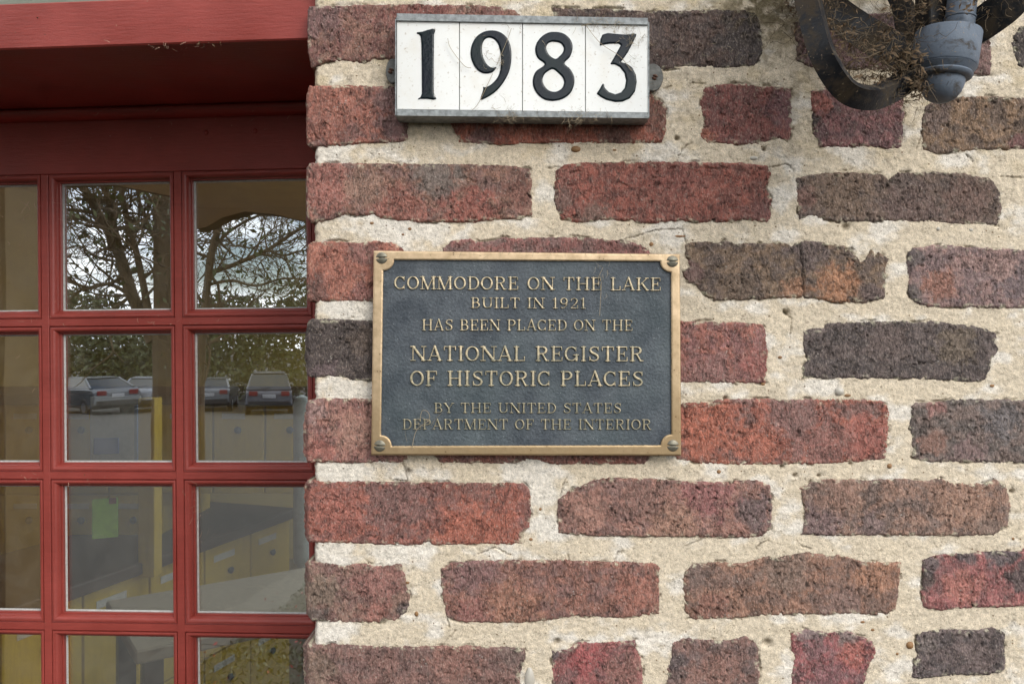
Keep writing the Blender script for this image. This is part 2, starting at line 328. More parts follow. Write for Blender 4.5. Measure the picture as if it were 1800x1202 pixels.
# ------------------------------------------------------------------ bricks, traced (photograph px) with their colours
RED, ORG, DRED, BRN, PUR, DPU, BLK, PNK, CRM, GRY = ((152,74,60),(172,80,54),(118,50,46),(134,90,70),(116,76,78),(78,62,66),(54,50,54),(160,106,96),(150,66,70),(112,98,94))
OBR = (132,98,70)
B = [ # polygon, main colour, blotch colour, spots (x,y,r,colour), roughness of face
 ([(546,18),(550,11),(600,10),(700,7),(780,8),(860,10),(905,17),(918,30),(916,110),(800,112),(690,105),(655,104),(640,112),(600,107),(570,110),(554,119),(546,88)], (136,86,72), (120,66,62), [(560,30,50,PUR),(740,10,60,DRED)], 1.),
 ([(972,13),(1100,15),(1142,21),(1163,17),(1192,18),(1250,15),(1309,17),(1328,22),(1338,37),(1343,83),(1338,110),(1325,116),(1288,120),(1213,118),(1163,122),(1000,118),(970,105)], (76,54,50), (62,50,52), [(1310,70,60,BLK)], .7),
 ([(1395,40),(1430,25),(1600,22),(1735,38),(1744,90),(1742,132),(1700,131),(1506,121),(1427,119),(1401,107)], (112,72,76), (92,68,72), [(1720,100,60,(122,86,84))], 1.),
 ([(1792,46),(1778,78),(1790,115),(1812,126),(1858,128),(1858,42),(1820,44)], (52,50,54), (40,40,46), [], 1.2),
 ([(543,162),(549,151),(600,150),(690,152),(708,162),(714,200),(718,218),(716,246),(705,250),(640,252),(600,256),(552,259),(543,250),(541,200)], (152,78,62), (120,70,66), [(700,220,45,PUR),(690,170,40,PUR),(590,170,60,(158,84,66))], .9),
 ([(788,160),(1100,155),(1142,160),(1165,180),(1172,192),(1171,225),(1165,251),(1075,252),(950,251),(880,254),(807,250),(800,232),(788,212)], (166,76,50), (146,66,48), [(1160,205,45,(120,72,62)),(1080,240,30,(110,66,60)),(850,245,26,PUR)], .8),
 ([(1237,151),(1275,146),(1320,147),(1342,151),(1375,151),(1392,156),(1394,225),(1387,252),(1375,246),(1355,247),(1330,255),(1242,252),(1230,240),(1235,217),(1231,182)], (124,54,50), (104,50,50), [(1385,190,40,(98,52,62)),(1240,240,18,(160,80,54))], .8),
 ([(1425,160),(1450,153),(1588,155),(1591,185),(1590,225),(1586,260),(1565,262),(1525,257),(1500,259),(1442,259),(1432,240),(1427,200)], (126,70,76), (98,62,70), [(1440,180,26,(160,80,70)),(1428,210,14,BLK)], 1.2),
 ([(1624,187),(1650,175),(1687,169),(1740,169),(1800,171),(1834,172),(1836,258),(1800,262),(1725,264),(1675,268),(1645,271),(1622,264),(1621,225)], OBR, (96,74,62), [(1630,200,40,(98,76,72)),(1800,255,26,(116,66,70))], 1.3),
 ([(543,294),(552,286),(655,287),(755,288),(855,289),(905,292),(931,297),(935,320),(935,380),(920,385),(880,386),(830,391),(742,391),(690,386),(668,383),(655,376),(640,380),(605,378),(590,384),(575,389),(553,393),(543,378),(541,330)], (140,92,76), (116,78,74), [(575,330,60,(156,84,74)),(700,375,70,(146,76,64)),(770,310,50,GRY),(830,380,60,(150,70,58)),(915,340,40,(126,72,62)),(640,330,40,(146,104,88))], 1.1),
 ([(977,299),(990,290),(1025,285),(1125,284),(1225,285),(1300,286),(1350,291),(1356,307),(1347,332),(1357,350),(1357,380),(1350,391),(1305,386),(1287,391),(1225,391),(1200,389),(1140,392),(1122,394),(1112,388),(1050,387),(1020,392),(988,385),(976,362),(975,325)], (146,66,52), (124,60,52), [(985,350,26,(118,80,74)),(1045,380,30,(112,78,70)),(1340,380,40,(120,64,62)),(1180,310,50,(128,58,50))], .8),
 ([(1399,312),(1430,305),(1490,301),(1550,304),(1556,311),(1562,316),(1568,308),(1575,304),(1637,300),(1700,304),(1745,314),(1760,337),(1763,375),(1755,395),(1675,395),(1650,391),(1550,389),(1475,391),(1440,383),(1425,378),(1412,384),(1402,392),(1404,362),(1400,337)], (108,84,74), (84,68,66), [(1480,340,60,(116,90,74)),(1410,350,26,(126,84,76)),(1600,370,60,(96,72,70)),(1700,350,50,(106,76,70))], 1.4),
 ([(544,432),(556,424),(605,424),(630,426),(655,423),(690,426),(707,434),(716,446),(722,500),(716,528),(650,529),(567,530),(546,529),(542,500),(542,460)], (168,92,72), (152,78,62), [(640,440,34,(130,76,72)),(555,510,30,(120,72,66)),(640,520,30,(140,80,76))], .6),
 ([(778,434),(793,423),(827,419),(840,425),(853,426),(880,418),(940,417),(1007,416),(1107,423),(1140,436),(1150,470),(1150,528),(790,528),(775,500)], (138,76,74), (116,78,78), [], 1.),
 ([(1205,430),(1217,425),(1245,424),(1262,426),(1275,422),(1294,428),(1350,428),(1371,423),(1384,427),(1391,434),(1398,427),(1410,424),(1437,424),(1462,428),(1477,431),(1485,432),(1487,444),(1498,437),(1506,452),(1514,463),(1521,456),(1527,447),(1532,437),(1538,450),(1545,444),(1564,455),(1556,473),(1559,486),(1554,525),(1538,528),(1524,534),(1500,532),(1469,532),(1430,525),(1379,524),(1336,526),(1302,528),(1256,528),(1238,521),(1225,502),(1213,498),(1200,487),(1200,476),(1213,468),(1206,452)], (120,92,70), (92,74,68), [(1218,480,26,(104,72,72)),(1470,500,46,(166,104,64)),(1400,510,26,(150,98,66)),(1420,445,40,(88,72,74)),(1530,515,24,(96,76,78)),(1300,500,40,(104,82,68))], 1.1),
 ([(1596,446),(1604,436),(1640,431),(1676,431),(1703,435),(1756,435),(1800,440),(1856,442),(1856,541),(1800,542),(1764,542),(1690,540),(1634,540),(1612,534),(1602,526),(1595,513),(1599,492),(1595,460)], (144,106,104), (120,92,96), [(1605,450,22,(76,70,76)),(1605,515,22,(72,68,72)),(1650,500,36,(150,92,76)),(1790,490,50,(104,86,94)),(1760,470,30,(156,116,112))], 1.),
 ([(543,568),(552,560),(600,560),(653,562),(720,564),(722,668),(650,670),(618,670),(600,664),(584,662),(555,664),(544,660),(539,646),(538,593)], (64,56,58), (50,46,50), [(570,655,30,(84,66,74)),(640,600,30,(78,64,58))], 1.),
 ([(970,562),(1199,564),(1310,566),(1340,570),(1347,578),(1350,620),(1347,673),(1296,674),(1199,673),(970,672)], (156,84,72), (138,82,82), [(1250,665,50,(136,86,84)),(1330,640,30,(150,76,72))], .8),
 ([(1412,583),(1430,576),(1447,577),(1452,567),(1500,565),(1596,564),(1612,568),(1636,563),(1682,569),(1711,572),(1740,580),(1756,588),(1751,601),(1757,615),(1746,630),(1743,645),(1735,667),(1724,673),(1676,670),(1610,667),(1450,666),(1411,666),(1409,646),(1419,633),(1412,614)], (82,70,72), (66,60,64), [(1680,610,40,(100,84,70)),(1560,600,40,(90,74,74))], 1.1),
 ([(541,715),(548,704),(562,700),(650,700),(712,702),(716,740),(716,806),(706,812),(640,813),(560,813),(544,812),(536,800),(536,753)], (162,102,90), (140,86,82), [(552,720,26,(150,110,108)),(560,800,40,(160,84,74)),(620,760,40,(160,108,94))], .7),
 ([(765,706),(1140,703),(1140,808),(1133,815),(973,816),(945,808),(927,807),(915,812),(873,815),(773,813),(763,800)], (140,72,60), (120,72,68), [], .9),
 ([(1182,725),(1199,707),(1251,707),(1256,701),(1336,701),(1500,701),(1530,701),(1562,706),(1563,753),(1560,809),(1503,813),(1450,816),(1336,818),(1270,817),(1224,814),(1198,811),(1182,802)], (158,76,58), (128,82,78), [(1240,760,70,(174,82,54)),(1400,740,60,(128,84,82)),(1520,770,50,(156,76,66)),(1450,780,50,(138,80,74)),(1330,780,50,(170,82,58))], 1.1),
 ([(1602,714),(1612,707),(1650,706),(1690,701),(1800,702),(1856,703),(1856,814),(1800,814),(1700,813),(1620,812),(1604,803),(1603,766),(1599,753)], (118,96,92), (92,82,82), [(1645,716,20,(150,96,92)),(1640,780,30,(136,92,80)),(1760,740,40,(98,92,98)),(1700,800,40,(122,92,94))], 1.4),
 ([(538,852),(544,845),(671,846),(860,848),(920,848),(932,861),(935,895),(932,925),(919,938),(917,956),(850,957),(764,959),(751,952),(731,959),(630,956),(560,954),(540,952),(537,920)], (154,74,58), (126,70,66), [(700,880,70,(122,78,76)),(590,900,50,(162,80,66)),(830,870,60,(128,74,68)),(840,940,80,(168,78,54))], .8),
 ([(980,877),(1003,861),(1042,844),(1067,839),(1146,841),(1194,845),(1283,847),(1305,842),(1331,844),(1353,853),(1358,883),(1356,928),(1340,942),(1305,945),(1226,944),(1035,942),(981,937),(980,902)], (152,98,86), (124,84,80), [(1330,900,40,(106,82,86)),(1030,900,40,(160,106,92)),(1240,870,50,(146,80,82)),(1180,920,50,(158,108,88)),(1130,880,40,(130,86,78))], 1.4),
 ([(1407,858),(1430,844),(1450,842),(1520,843),(1596,841),(1623,845),(1655,841),(1671,848),(1690,849),(1706,849),(1732,850),(1753,842),(1769,854),(1777,886),(1772,926),(1764,930),(1748,941),(1690,942),(1556,941),(1450,942),(1411,939),(1416,907),(1415,886)], (148,106,90), (116,90,84), [(1440,920,46,(112,84,88)),(1530,920,30,(110,86,88)),(1470,870,40,(140,98,84)),(1700,880,60,(156,110,90)),(1740,930,30,(126,98,88))], 1.2),
 ([(538,995),(546,987),(575,988),(605,993),(625,989),(641,988),(655,994),(672,993),(706,990),(713,1013),(721,1051),(717,1076),(705,1085),(693,1093),(681,1090),(671,1095),(625,1095),(555,1092),(541,1081),(538,1040)], (134,94,82), (122,80,76), [(560,1040,40,(122,98,84)),(660,1020,50,(148,88,82)),(560,1085,24,(86,72,70)),(660,1080,30,(146,84,74)),(712,1070,16,(80,66,70))], 1.),
 ([(777,999),(794,988),(857,984),(980,983),(1099,987),(1150,989),(1159,994),(1160,1042),(1159,1080),(1083,1087),(1030,1084),(1004,1083),(975,1089),(940,1093),(882,1096),(806,1093),(785,1086),(777,1051),(775,1021)], (144,86,72), (124,80,76), [(830,1000,50,(128,84,86)),(900,1070,60,(152,94,72)),(1120,1040,50,(156,88,72)),(830,1085,40,(140,78,74))], .8),
 ([(1201,1011),(1213,993),(1242,987),(1305,990),(1344,979),(1370,978),(1418,970),(1445,973),(1456,977),(1470,973),(1491,978),(1523,988),(1586,988),(1582,1021),(1580,1050),(1576,1071),(1564,1081),(1476,1080),(1350,1081),(1280,1088),(1216,1089),(1204,1074),(1202,1042)], (146,98,78), (120,86,76), [(1225,1010,30,(104,80,76)),(1380,1000,50,(126,96,84)),(1540,1010,40,(158,102,74)),(1480,1060,40,(128,94,88)),(1250,1070,40,(138,84,70))], 1.1),
 ([(1621,984),(1651,974),(1702,972),(1739,968),(1777,969),(1800,965),(1834,968),(1834,1064),(1800,1065),(1750,1067),(1702,1068),(1646,1073),(1624,1067),(1620,1040),(1623,1015)], (154,78,80), (132,74,78), [(1626,1020,20,BLK),(1635,990,24,(84,74,80)),(1700,976,22,(70,64,72)),(1760,975,30,(64,62,72)),(1800,1010,36,(70,62,68)),(1690,1030,40,(170,92,82))], 1.),
 ([(535,1138),(545,1132),(600,1132),(681,1136),(781,1135),(857,1135),(922,1139),(925,1159),(915,1179),(912,1236),(538,1236)], (128,84,78), (112,76,74), [(560,1170,36,(124,94,80)),(900,1150,30,(100,74,72)),(800,1160,50,(140,88,78))], .9),
 ([(966,1136),(976,1142),(997,1139),(1023,1128),(1045,1129),(1067,1127),(1118,1125),(1127,1154),(1132,1202),(1132,1236),(970,1236),(972,1190)], (150,72,74), (120,72,76), [(1030,1160,34,(160,60,66)),(1100,1180,40,(140,84,78)),(972,1150,14,(90,80,86))], 1.),
 ([(1181,1130),(1204,1121),(1240,1124),(1280,1125),(1312,1117),(1332,1128),(1336,1180),(1334,1236),(1174,1236),(1172,1175),(1180,1158)], (128,86,80), (104,78,78), [(1190,1160,24,(90,74,80)),(1260,1180,40,(142,94,84))], 1.1),
 ([(1392,1114),(1420,1106),(1440,1109),(1458,1113),(1475,1108),(1491,1107),(1513,1118),(1536,1126),(1541,1146),(1531,1165),(1526,1178),(1518,1205),(1516,1236),(1390,1236),(1392,1180),(1398,1156),(1391,1140)], (154,74,80), (124,76,84), [(1425,1112,26,(122,100,104)),(1490,1125,22,(124,104,104)),(1500,1150,30,(168,80,72)),(1450,1190,30,(128,72,82))], 1.1),
 ([(1611,1117),(1625,1110),(1651,1106),(1677,1106),(1720,1107),(1748,1102),(1767,1113),(1768,1150),(1768,1176),(1762,1181),(1727,1186),(1677,1186),(1650,1190),(1616,1193),(1603,1189),(1606,1170),(1611,1151)], (92,76,80), (74,66,72), [(1630,1130,20,(112,98,98)),(1720,1150,40,(100,82,84)),(1765,1150,10,BLK)], 1.2),
 # next course down and above, partly in view
 ([(1812,305),(1856,302),(1856,394),(1815,392)], (112,70,64), (96,66,64), [], 1.),
 ([(1812,570),(1856,568),(1856,668),(1815,668)], (96,76,74), (80,68,70), [], 1.),
 ([(1822,845),(1856,843),(1856,942),(1820,940)], (140,80,66), (120,76,70), [], 1.),
 ([(1815,1112),(1856,1110),(1856,1200),(1815,1198)], (126,72,66), (100,70,70), [], 1.),
]
ST = 1.6
gx = np.arange(522, 1852, ST); gy = np.arange(-34, 1236, ST)
GX, GY = np.meshgrid(gx, gy)
UNION = np.full(GX.shape, -60.)
wall = empty('brick_wall', (0, 0, 0))
tag(wall, 'old brick wall of mottled red, brown and purple bricks in thick cream mortar', 'wall', kind='thing')
edge_n = 2.2 * fbm(GX / 16, GY / 16, 3, 3) + 2.4 * fbm(GX / 6, GY / 6, 5, 3, .65) - 5 * sstep(.34, .6, fbm(GX / 15, GY / 12, 8, 3, .6))
for bi, (poly, c1, c2, spots, rg) in enumerate(B):
    p = np.array(poly, float); p[:, 0] -= np.where(p[:, 0] < 562, 6.5, 0); x0, y0 = p.min(0) - 12; x1, y1 = p.max(0) + 12
    ix0, ix1 = max(0, int((x0 - 522) / ST)), min(len(gx), int((x1 - 522) / ST) + 2)
    iy0, iy1 = max(0, int((y0 + 34) / ST)), min(len(gy), int((y1 + 34) / ST) + 2)
    sl_ = (slice(iy0, iy1), slice(ix0, ix1)); px, py = GX[sl_], GY[sl_]
    # round the traced corners a little and roughen the arris
    sd = sdf_poly(px, py, p) + edge_n[sl_]
    UNION[sl_] = np.maximum(UNION[sl_], sd)
    sx, sy = px + bi * 531., py + bi * 277.
    warp = 6 * fbm(sx / 22, sy / 22, 41, 2)
    bark = fbm((sx + warp) / 6.5, sy / 13, 21, 3, .6)
    ridg = 1 - np.abs(fbm((sx + warp) / 9, sy / 15, 23, 3, .6)) * 2.4
    und = fbm(sx / 75, sy / 60, 25, 3); rg = rg * (.55 + 1.1 * sstep(-.35, .4, fbm(sx / 48, sy / 36, 27, 3)))
    chip = sstep(.34, .44, fbm(sx / 30, sy / 20, 35, 3, .6)); crease = np.exp(-(np.abs(fbm((sx + warp) / 26, sy / 46, 37, 3, .6)) / .035) ** 2) * sstep(.0, .3, fbm(sx / 50, sy / 40, 39, 2))
    pits = sstep(.30, .52, fbm((sx - warp) / 8, sy / 10, 29, 3, .6)) * sstep(-.25, .2, fbm(sx / 60, sy / 50, 33, 2))
    h = .0006 * und + rg * (.00075 * bark + .0004 * ridg) - rg * .0013 * pits
    roll = .0016 * (1 - np.clip(sd / 4.5, 0, 1)) ** 2
    proud = [.0006, -.0004, .0002, .0, .0008][bi % 5]
    Y = -(h + proud) + roll + .0013 * chip + .0009 * crease
    # the long crack in the brown brick right of the plaque
    if bi == 14:
        cx = 1405 + 7 * np.sin((py - 424) / 60) + 3 * fbm(px * 0, py / 14, 4, 2)
        Y = Y + .0022 * np.exp(-((px - cx) / 2.0) ** 2)
    edge_left = p[:, 0].min() < 560
    if edge_left:
        Y = Y + .007 * np.clip((546 - px) / 12, 0, 1) ** 2
    # colours
    c1, c2 = np.array(lin(c1)), np.array(lin(c2))
    m = sstep(-.18, .22, fbm(sx / 34, sy / 26, 51, 4, .6))[..., None]
    tint = c1 * (1 - m) + c2 * m
    for (qx, qy, r, cc) in spots:
        dd = np.hypot(px - qx, (py - qy) * 1.15) / r + .9 * fbm(sx / 20, sy / 20, 55, 3, .6)
        k = (1 - sstep(.55, 1.15, dd))[..., None] * .9
        tint = tint * (1 - k) + np.array(lin(cc)) * k
    fl = sstep(.12, .42, fbm(sx / 9, sy / 12, 57, 3, .65))[..., None] * .55        # grey fire-skin flakes
    tint = tint * (1 - fl) + (tint * .45 + np.array(lin((104, 96, 96))) * .5) * fl
    fo = sstep(.15, .45, fbm(sx / 12 + 90, sy / 14, 63, 3, .65))[..., None] * .5      # fresher, warmer clay
    tint = tint * (1 - fo) + tint * np.array((1.2, 1.1, 1.02)) * fo
    sm = (sstep(.08, .3, fbm(sx / 18, sy / 11, 59, 4, .65)) * (1 - sstep(1., 9. + 8 * fbm(sx / 30, sy / 30, 65, 2), sd)))[..., None] * .85   # mortar smears at the arris
    tint = tint * (1 - sm) + np.array(lin((196, 184, 156))) * sm
    lum = (tint @ np.array((.3, .59, .11)))[..., None]; tint = (lum + (tint - lum) * .78) * np.array((1.12, 1.19, 1.12)) + np.array(lin((160, 136, 122))) * .14
    moss = ((1 - sstep(30, 120, np.hypot(px - 1345, (py - 5) * 1.3))) * sstep(-.2, .3, fbm(sx / 14, sy / 14, 61, 3)))[..., None] * .6
    tint = tint * (1 - moss) + np.array(lin((84, 74, 40))) * moss
    pit = np.clip(.5 * crease + pits * .75 * rg + sstep(.18, .45, -bark) * .45 * rg, 0, .9)
    if bi == 14: pit = np.maximum(pit, .8 * np.exp(-((px - cx) / 1.8) ** 2))
    me = sdf_mesh('brick', px, py, sd, Y, .098 if edge_left else .05, ST, {'tint': tint, 'pit': pit}, yref=0.0)
    obj('brick', me, M_BRICK, wall)

# mortar bed: one continuous surface in the joints
edgeL = 547 + 3 * fbm(GX * 0 + 1, GY / 30, 71, 3) + 2.5 * fbm(GX * 0 + 3, GY / 7, 72, 2)
# some joints stand further out
msd = np.minimum(np.where(UNION > 0, 7 - UNION, 7), GX - edgeL)
mh = .0007 * fbm(GX / 42, GY / 30, 73, 4, .55) + .0007 * fbm(GX / 13, GY / 13, 74, 4, .6) + .0003 * fbm(GX / 4, GY / 4, 75, 2)
lip = fbm(GX / 40, GY / 24, 76, 3)
groove = np.exp(-((UNION + 1.0) / 1.6) ** 2) * sstep(.08, .4, lip)
crk = np.zeros_like(GX)
for (pts) in ([(1216,250),(1200,262),(1190,285)],[(1085,425),(1150,405),(1200,402),(1206,425)],[(1395,300),(1385,288),(1345,296)],[(1760,310),(1800,312)],[(895,975),(870,962),(840,975)],[(1080,985),(1086,972),(1094,968)],[(998,975),(1000,985)],[(1330,965),(1338,955),(1352,950)],[(706,808),(712,830),(716,842)],[(985,872),(990,850),(996,840)],[(1205,1090),(1218,1082)],[(1218,145),(1240,147)],[(985,292),(960,296)],[(1410,960),(1425,965)],[(1240,946),(1215,955),(1205,960)],[(790,1104),(786,1088)],[(780,1130),(793,1118),(800,1108)],[(1390,590),(1392,560),(1378,545)],[(1700,272),(1712,282)],[(1166,155),(1180,152)],[(1620,240),(1612,262)]):
    for (ax, ay), (bx, by) in zip(pts[:-1], pts[1:]):
        wx, wy = GX - ax, GY - ay; ex, ey = bx - ax, by - ay
        t_ = np.clip((wx * ex + wy * ey) / (ex * ex + ey * ey), 0, 1)
        dd = np.hypot(wx - ex * t_ + 2 * fbm(GX / 6, GY / 6, 77, 2), wy - ey * t_ + 3 * fbm(GX / 7, GY / 7, 78, 2))
        crk = np.maximum(crk, np.exp(-(dd / 1.1) ** 2))
holes = np.zeros_like(GX)
for hx, hy, hr in ((1383,549,6),(1344,262,4),(1190,243,4),(1005,690,3),(1360,705,3),(1310,630,3),(1275,700,4),(1496,815,3),(716,828,5),(1140,1040,8),(1350,1130,7),(978,1128,6),(1488,398,7),(1375,820,3),(1620,720,3),(1398,836,4),(1440,836,3),(1780,864,4)):
    holes = np.maximum(holes, np.exp(-(np.hypot(GX - hx, (GY - hy) * 1.2) / hr) ** 2))
pitn = sstep(.42, .62, fbm(GX / 7, GY / 7, 79, 3, .6)) * sstep(-.1, .3, fbm(GX / 70, GY / 70, 80, 2))
YM = .0009 - mh + .0030 * groove + .0022 * crk + .005 * holes + .0012 * pitn + .0012 * np.clip(UNION / 4, 0, 1.6) ** 2
YM = YM + .016 * np.clip(1 - (GX - edgeL) / 13, 0, 1) ** 2.2
cream, pale, ochre, grey = (np.array(lin(c)) for c in ((211, 197, 174), (224, 216, 203), (195, 177, 142), (162, 151, 134)))
m1 = sstep(.02, .35, fbm(GX / 80, GY / 50, 81, 4, .55))[..., None]
m2 = (sstep(.0, .4, fbm(GX / 50 + 30, GY / 40, 82, 4, .6)) * (1 - sstep(150, 420, GY) * .75))[..., None] * .5
m3 = (sstep(.1, .5, fbm(GX / 24, GY / 20, 83, 4, .6)) * (1 - sstep(200, 600, GY) * .55))[..., None] * .55
warm = sstep(700, 1500, GX)[..., None] * .15
tm = cream * (1 - m1) + pale * m1; tm = tm * (1 - m2) + ochre * m2; tm = tm * (1 - m3) + grey * m3
pl = np.zeros_like(GX)
for (qx, qy, r) in ((570,270,60),(580,970,60),(690,970,50),(620,550,70),(610,690,60),(600,830,70),(950,870,50),(930,830,60),(560,1110,70),(700,395,80),(1340,600,30),(1180,410,40),(960,340,30),(1370,350,30),(1200,800,26),(1340,850,26),(960,930,40),(760,405,40)):
    pl = np.maximum(pl, 1 - sstep(.5, 1.1, np.hypot(GX - qx, (GY - qy) * 1.3) / r + .7 * fbm(GX / 22, GY / 22, 84, 3)))
pl = pl[..., None] * .8
tm = tm * (1 - pl) + np.array(lin((225, 218, 206))) * pl
ms = ((1 - sstep(20, 150, np.hypot(GX - 1350, (GY + 5) * 1.1))) * sstep(-.35, .1, fbm(GX / 20, GY / 20, 85, 3, .6)))[..., None] * .85
tm = tm * (1 - ms) + np.array(lin((92, 82, 50))) * ms
dg = (sstep(.0, .5, fbm(GX / 30, GY / 30, 88, 3)) * (1 - sstep(80, 330, np.abs(GX - 1400))) * (1 - sstep(150, 330, GY)))[..., None] * .5
tm = tm * (1 - dg) + np.array(lin((120, 108, 84))) * dg
grime = sstep(.12, .4, fbm(GX / 26, GY / 22, 91, 3, .6)) * sstep(.12, .3, fbm(GX / 3.6, GY / 3.6, 92, 2))
pm = np.clip(.45 * grime + .5 * crk + .55 * holes + .35 * groove + .5 * pitn + .35 * sstep(.3, .6, fbm(GX / 3.4, GY / 3.4, 86, 2)), 0, .9)
me = sdf_mesh('mortar', GX, GY, msd, YM, None, ST, {'tint': tm, 'pit': pm}, yref=0.0)
mo = obj('mortar', me, M_MORTAR, wall); mo['kind'] = 'stuff'
del GX, GY, UNION

# wall behind and beyond the picture
M_MORT2 = simple('mortar_plain', (212, 198, 172), .95, 0, .15, 200, .6, .002)
mb = MB(); mb.box((P(560, 0).x, .018, -1.72), (1.45, .235, 1.5)); mb.build('wall_core', M_MORT2, wall)
mb = MB()
mb.box((P(1846, 0).x, .0022, -1.72), (1.45, .0178, 1.5)); mb.box((P(556, 0).x, .0022, P(0, 1230).z - .001), (P(1846, 0).x - .0005, .0178, P(0, -30).z * 0 - 1.72) if False else (P(1846, 0).x - .0005, .0178, P(0, 1231).z)) if False else None
mb.build('mortar_joint', M_MORT2, wall)
mb = MB(); mb.box((P(556, 0).x, .0022, -1.72), (P(1845, 0).x, .0178, P(0, 1235).z)); mb.build('mortar_joint', M_MORT2, wall)
mb = MB(); mb.box((P(556, 0).x, .0022, P(0, -33).z), (P(1845, 0).x, .0178, 1.5)); mb.build('mortar_joint', M_MORT2, wall)
def plain_brick_mesh(w, h, d, seed):
    r = random.Random(seed); nx, nz = 14, 5; V = []; F = []
    g = [(i / nx, j / nz) for j in range(nz + 1) for i in range(nx + 1)]
    for u, v in g:
        e = min(u * w, (1 - u) * w, v * h, (1 - v) * h)
        V.append(((u - .5) * w + r.uniform(-.0006, .0006), (.003 if e < 1e-6 else 0) + r.uniform(-.0005, .0005), (v - .5) * h + r.uniform(-.0006, .0006)))
    for j in range(nz):
        for i in range(nx):
            a = j * (nx + 1) + i; F.append((a, a + 1, a + nx + 2, a + nx + 1))
    rim = [i for i in range(nx + 1)] + [(j + 1) * (nx + 1) + nx for j in range(nz)] + [nz * (nx + 1) + nx - 1 - i for i in range(nx)] + [(nz - 1 - j) * (nx + 1) for j in range(nz - 1)]
    b0 = len(V)
    for k in rim: V.append((V[k][0], d, V[k][2]))
    n = len(rim)
    for k in range(n): F.append((rim[k], b0 + k, b0 + (k + 1) % n, rim[(k + 1) % n]))
    V = np.array(V); me = mesh_np('brick', V, np.array([f for f in F]), True)
    c = np.array(lin(r.choice([RED, ORG, DRED, BRN, PUR, DPU, PNK, OBR, GRY]))); c = (c.mean() + (c - c.mean()) * .78) * 1.08 + .028; cs = c * (1 + .25 * fbm(V[:, 0:1] * 120, V[:, 2:3] * 150, seed + 3, 3) + .2 * fbm(V[:, 0:1] * 40, V[:, 2:3] * 50, seed, 3))
    at = me.attributes.new('tint', 'FLOAT_COLOR', 'POINT'); q = np.ones((len(V), 4), np.float32); q[:, :3] = cs; at.data.foreach_set('color', q.ravel())
    at = me.attributes.new('pit', 'FLOAT', 'POINT')
    return me
PB = [plain_brick_mesh(.206, .057, .05, k) for k in range(9)]; PH = [plain_brick_mesh(.094, .057, .05, 20 + k) for k in range(4)]
pitch = 139.5 * S
def course(z, x0, x1, off):
    x = x0 + off; k = random.randrange(9)
    while x < x1:
        o = obj('brick', PB[k % 9], M_BRICK, wall); o.location = (x + .103, 0, z); x += .206 + .0235; k += random.randrange(1, 5)
zc = lambda r_: P(0, 57 + 139.3 * r_).z
for r_ in range(9, 18):
    course(zc(r_), P(540, 0).x, 1.3, 0 if r_ % 2 == 0 else 0.0)if r_ % 2 == 0 else (obj('brick', PH[r_ % 4], M_BRICK, wall).__setattr__('location', (P(540, 0).x + .047, 0, zc(r_))), course(zc(r_), P(540, 0).x, 1.3, .117))
for r_ in range(-1, -6, -1):
    course(zc(r_), P(540, 0).x, 1.3, 0) if r_ % 2 == 0 else (obj('brick', PH[r_ % 4], M_BRICK, wall).__setattr__('location', (P(540, 0).x + .047, 0, zc(r_))), course(zc(r_), P(540, 0).x, 1.3, .117))
for r_ in range(0, 9):
    xs = {0: 1860, 1: 1862, 2: 1862, 3: 1862, 4: 1862, 5: 1862, 6: 1862, 7: 1862, 8: 1862}[r_]
    course(zc(r_) - .002, P(xs + 18 * (r_ % 2), 0).x, 1.3, 0)
for r_ in range(-5, 18):      # the return of the corner
    o = obj('brick', PB[(r_ * 5) % 9], M_BRICK, wall); o.rotation_euler = (0, 0, R(-90)); o.scale = (.6, 1, 1); o.location = (P(546, 0).x, .175, zc(r_) - .001)


# ------------------------------------------------------------------ door assembly (its own plane, set back in the opening)
TH, PHI, YD = R(-3.7), R(-.5), .225
X0 = P(540, 0, YD).x
def paint_mat(name, c, worn=.0):
    m, t, b = mat(name); vx = coords(t, (1, 6, 9)); v = coords(t)
    g = noise(t, 42, 8, .7, vx); n2 = noise(t, 14, 4, .5, v); fine = noise(t, 500, 3, .6, v)
    c = lin(c); lo = tuple(x * .86 for x in c); hi = tuple(min(1, x * 1.14) for x in c)
    cc = mixc(t, .8, ramp(t, n2, [(.3, lo), (.7, hi)]), ramp(t, g, [(.3, .84), (.7, 1.14)]), 'MULTIPLY')
    vo = t.nodes.new('ShaderNodeTexVoronoi'); vo.inputs['Scale'].default_value = 95; t.links.new(v, vo.inputs[0])
    se = t.nodes.new('ShaderNodeSeparateColor'); t.links.new(vo.outputs['Color'], se.inputs[0])
    sp = math_(t, 'MULTIPLY', ramp(t, vo.outputs['Distance'], [(.05, 1.), (.10, 0.)]), math_(t, 'GREATER_THAN', se.outputs[0], .8))
    cc = mixc(t, math_(t, 'MULTIPLY', sp, .6), cc, mixc(t, se.outputs[1], lin((60, 34, 26)), lin((196, 150, 124))))
    t.links.new(cc, b.inputs['Base Color']); b.inputs['Roughness'].default_value = .38
    t.links.new(ramp(t, n2, [(.3, .34), (.7, .5)]), b.inputs['Roughness'])
    h = math_(t, 'ADD', g, math_(t, 'MULTIPLY', fine, .25)); bump(t, b, h, .32, .0012); return m
M_RED = paint_mat('red_gloss_paint', (142, 60, 52))
M_REDD = paint_mat('red_gloss_paint_old', (142, 52, 44))
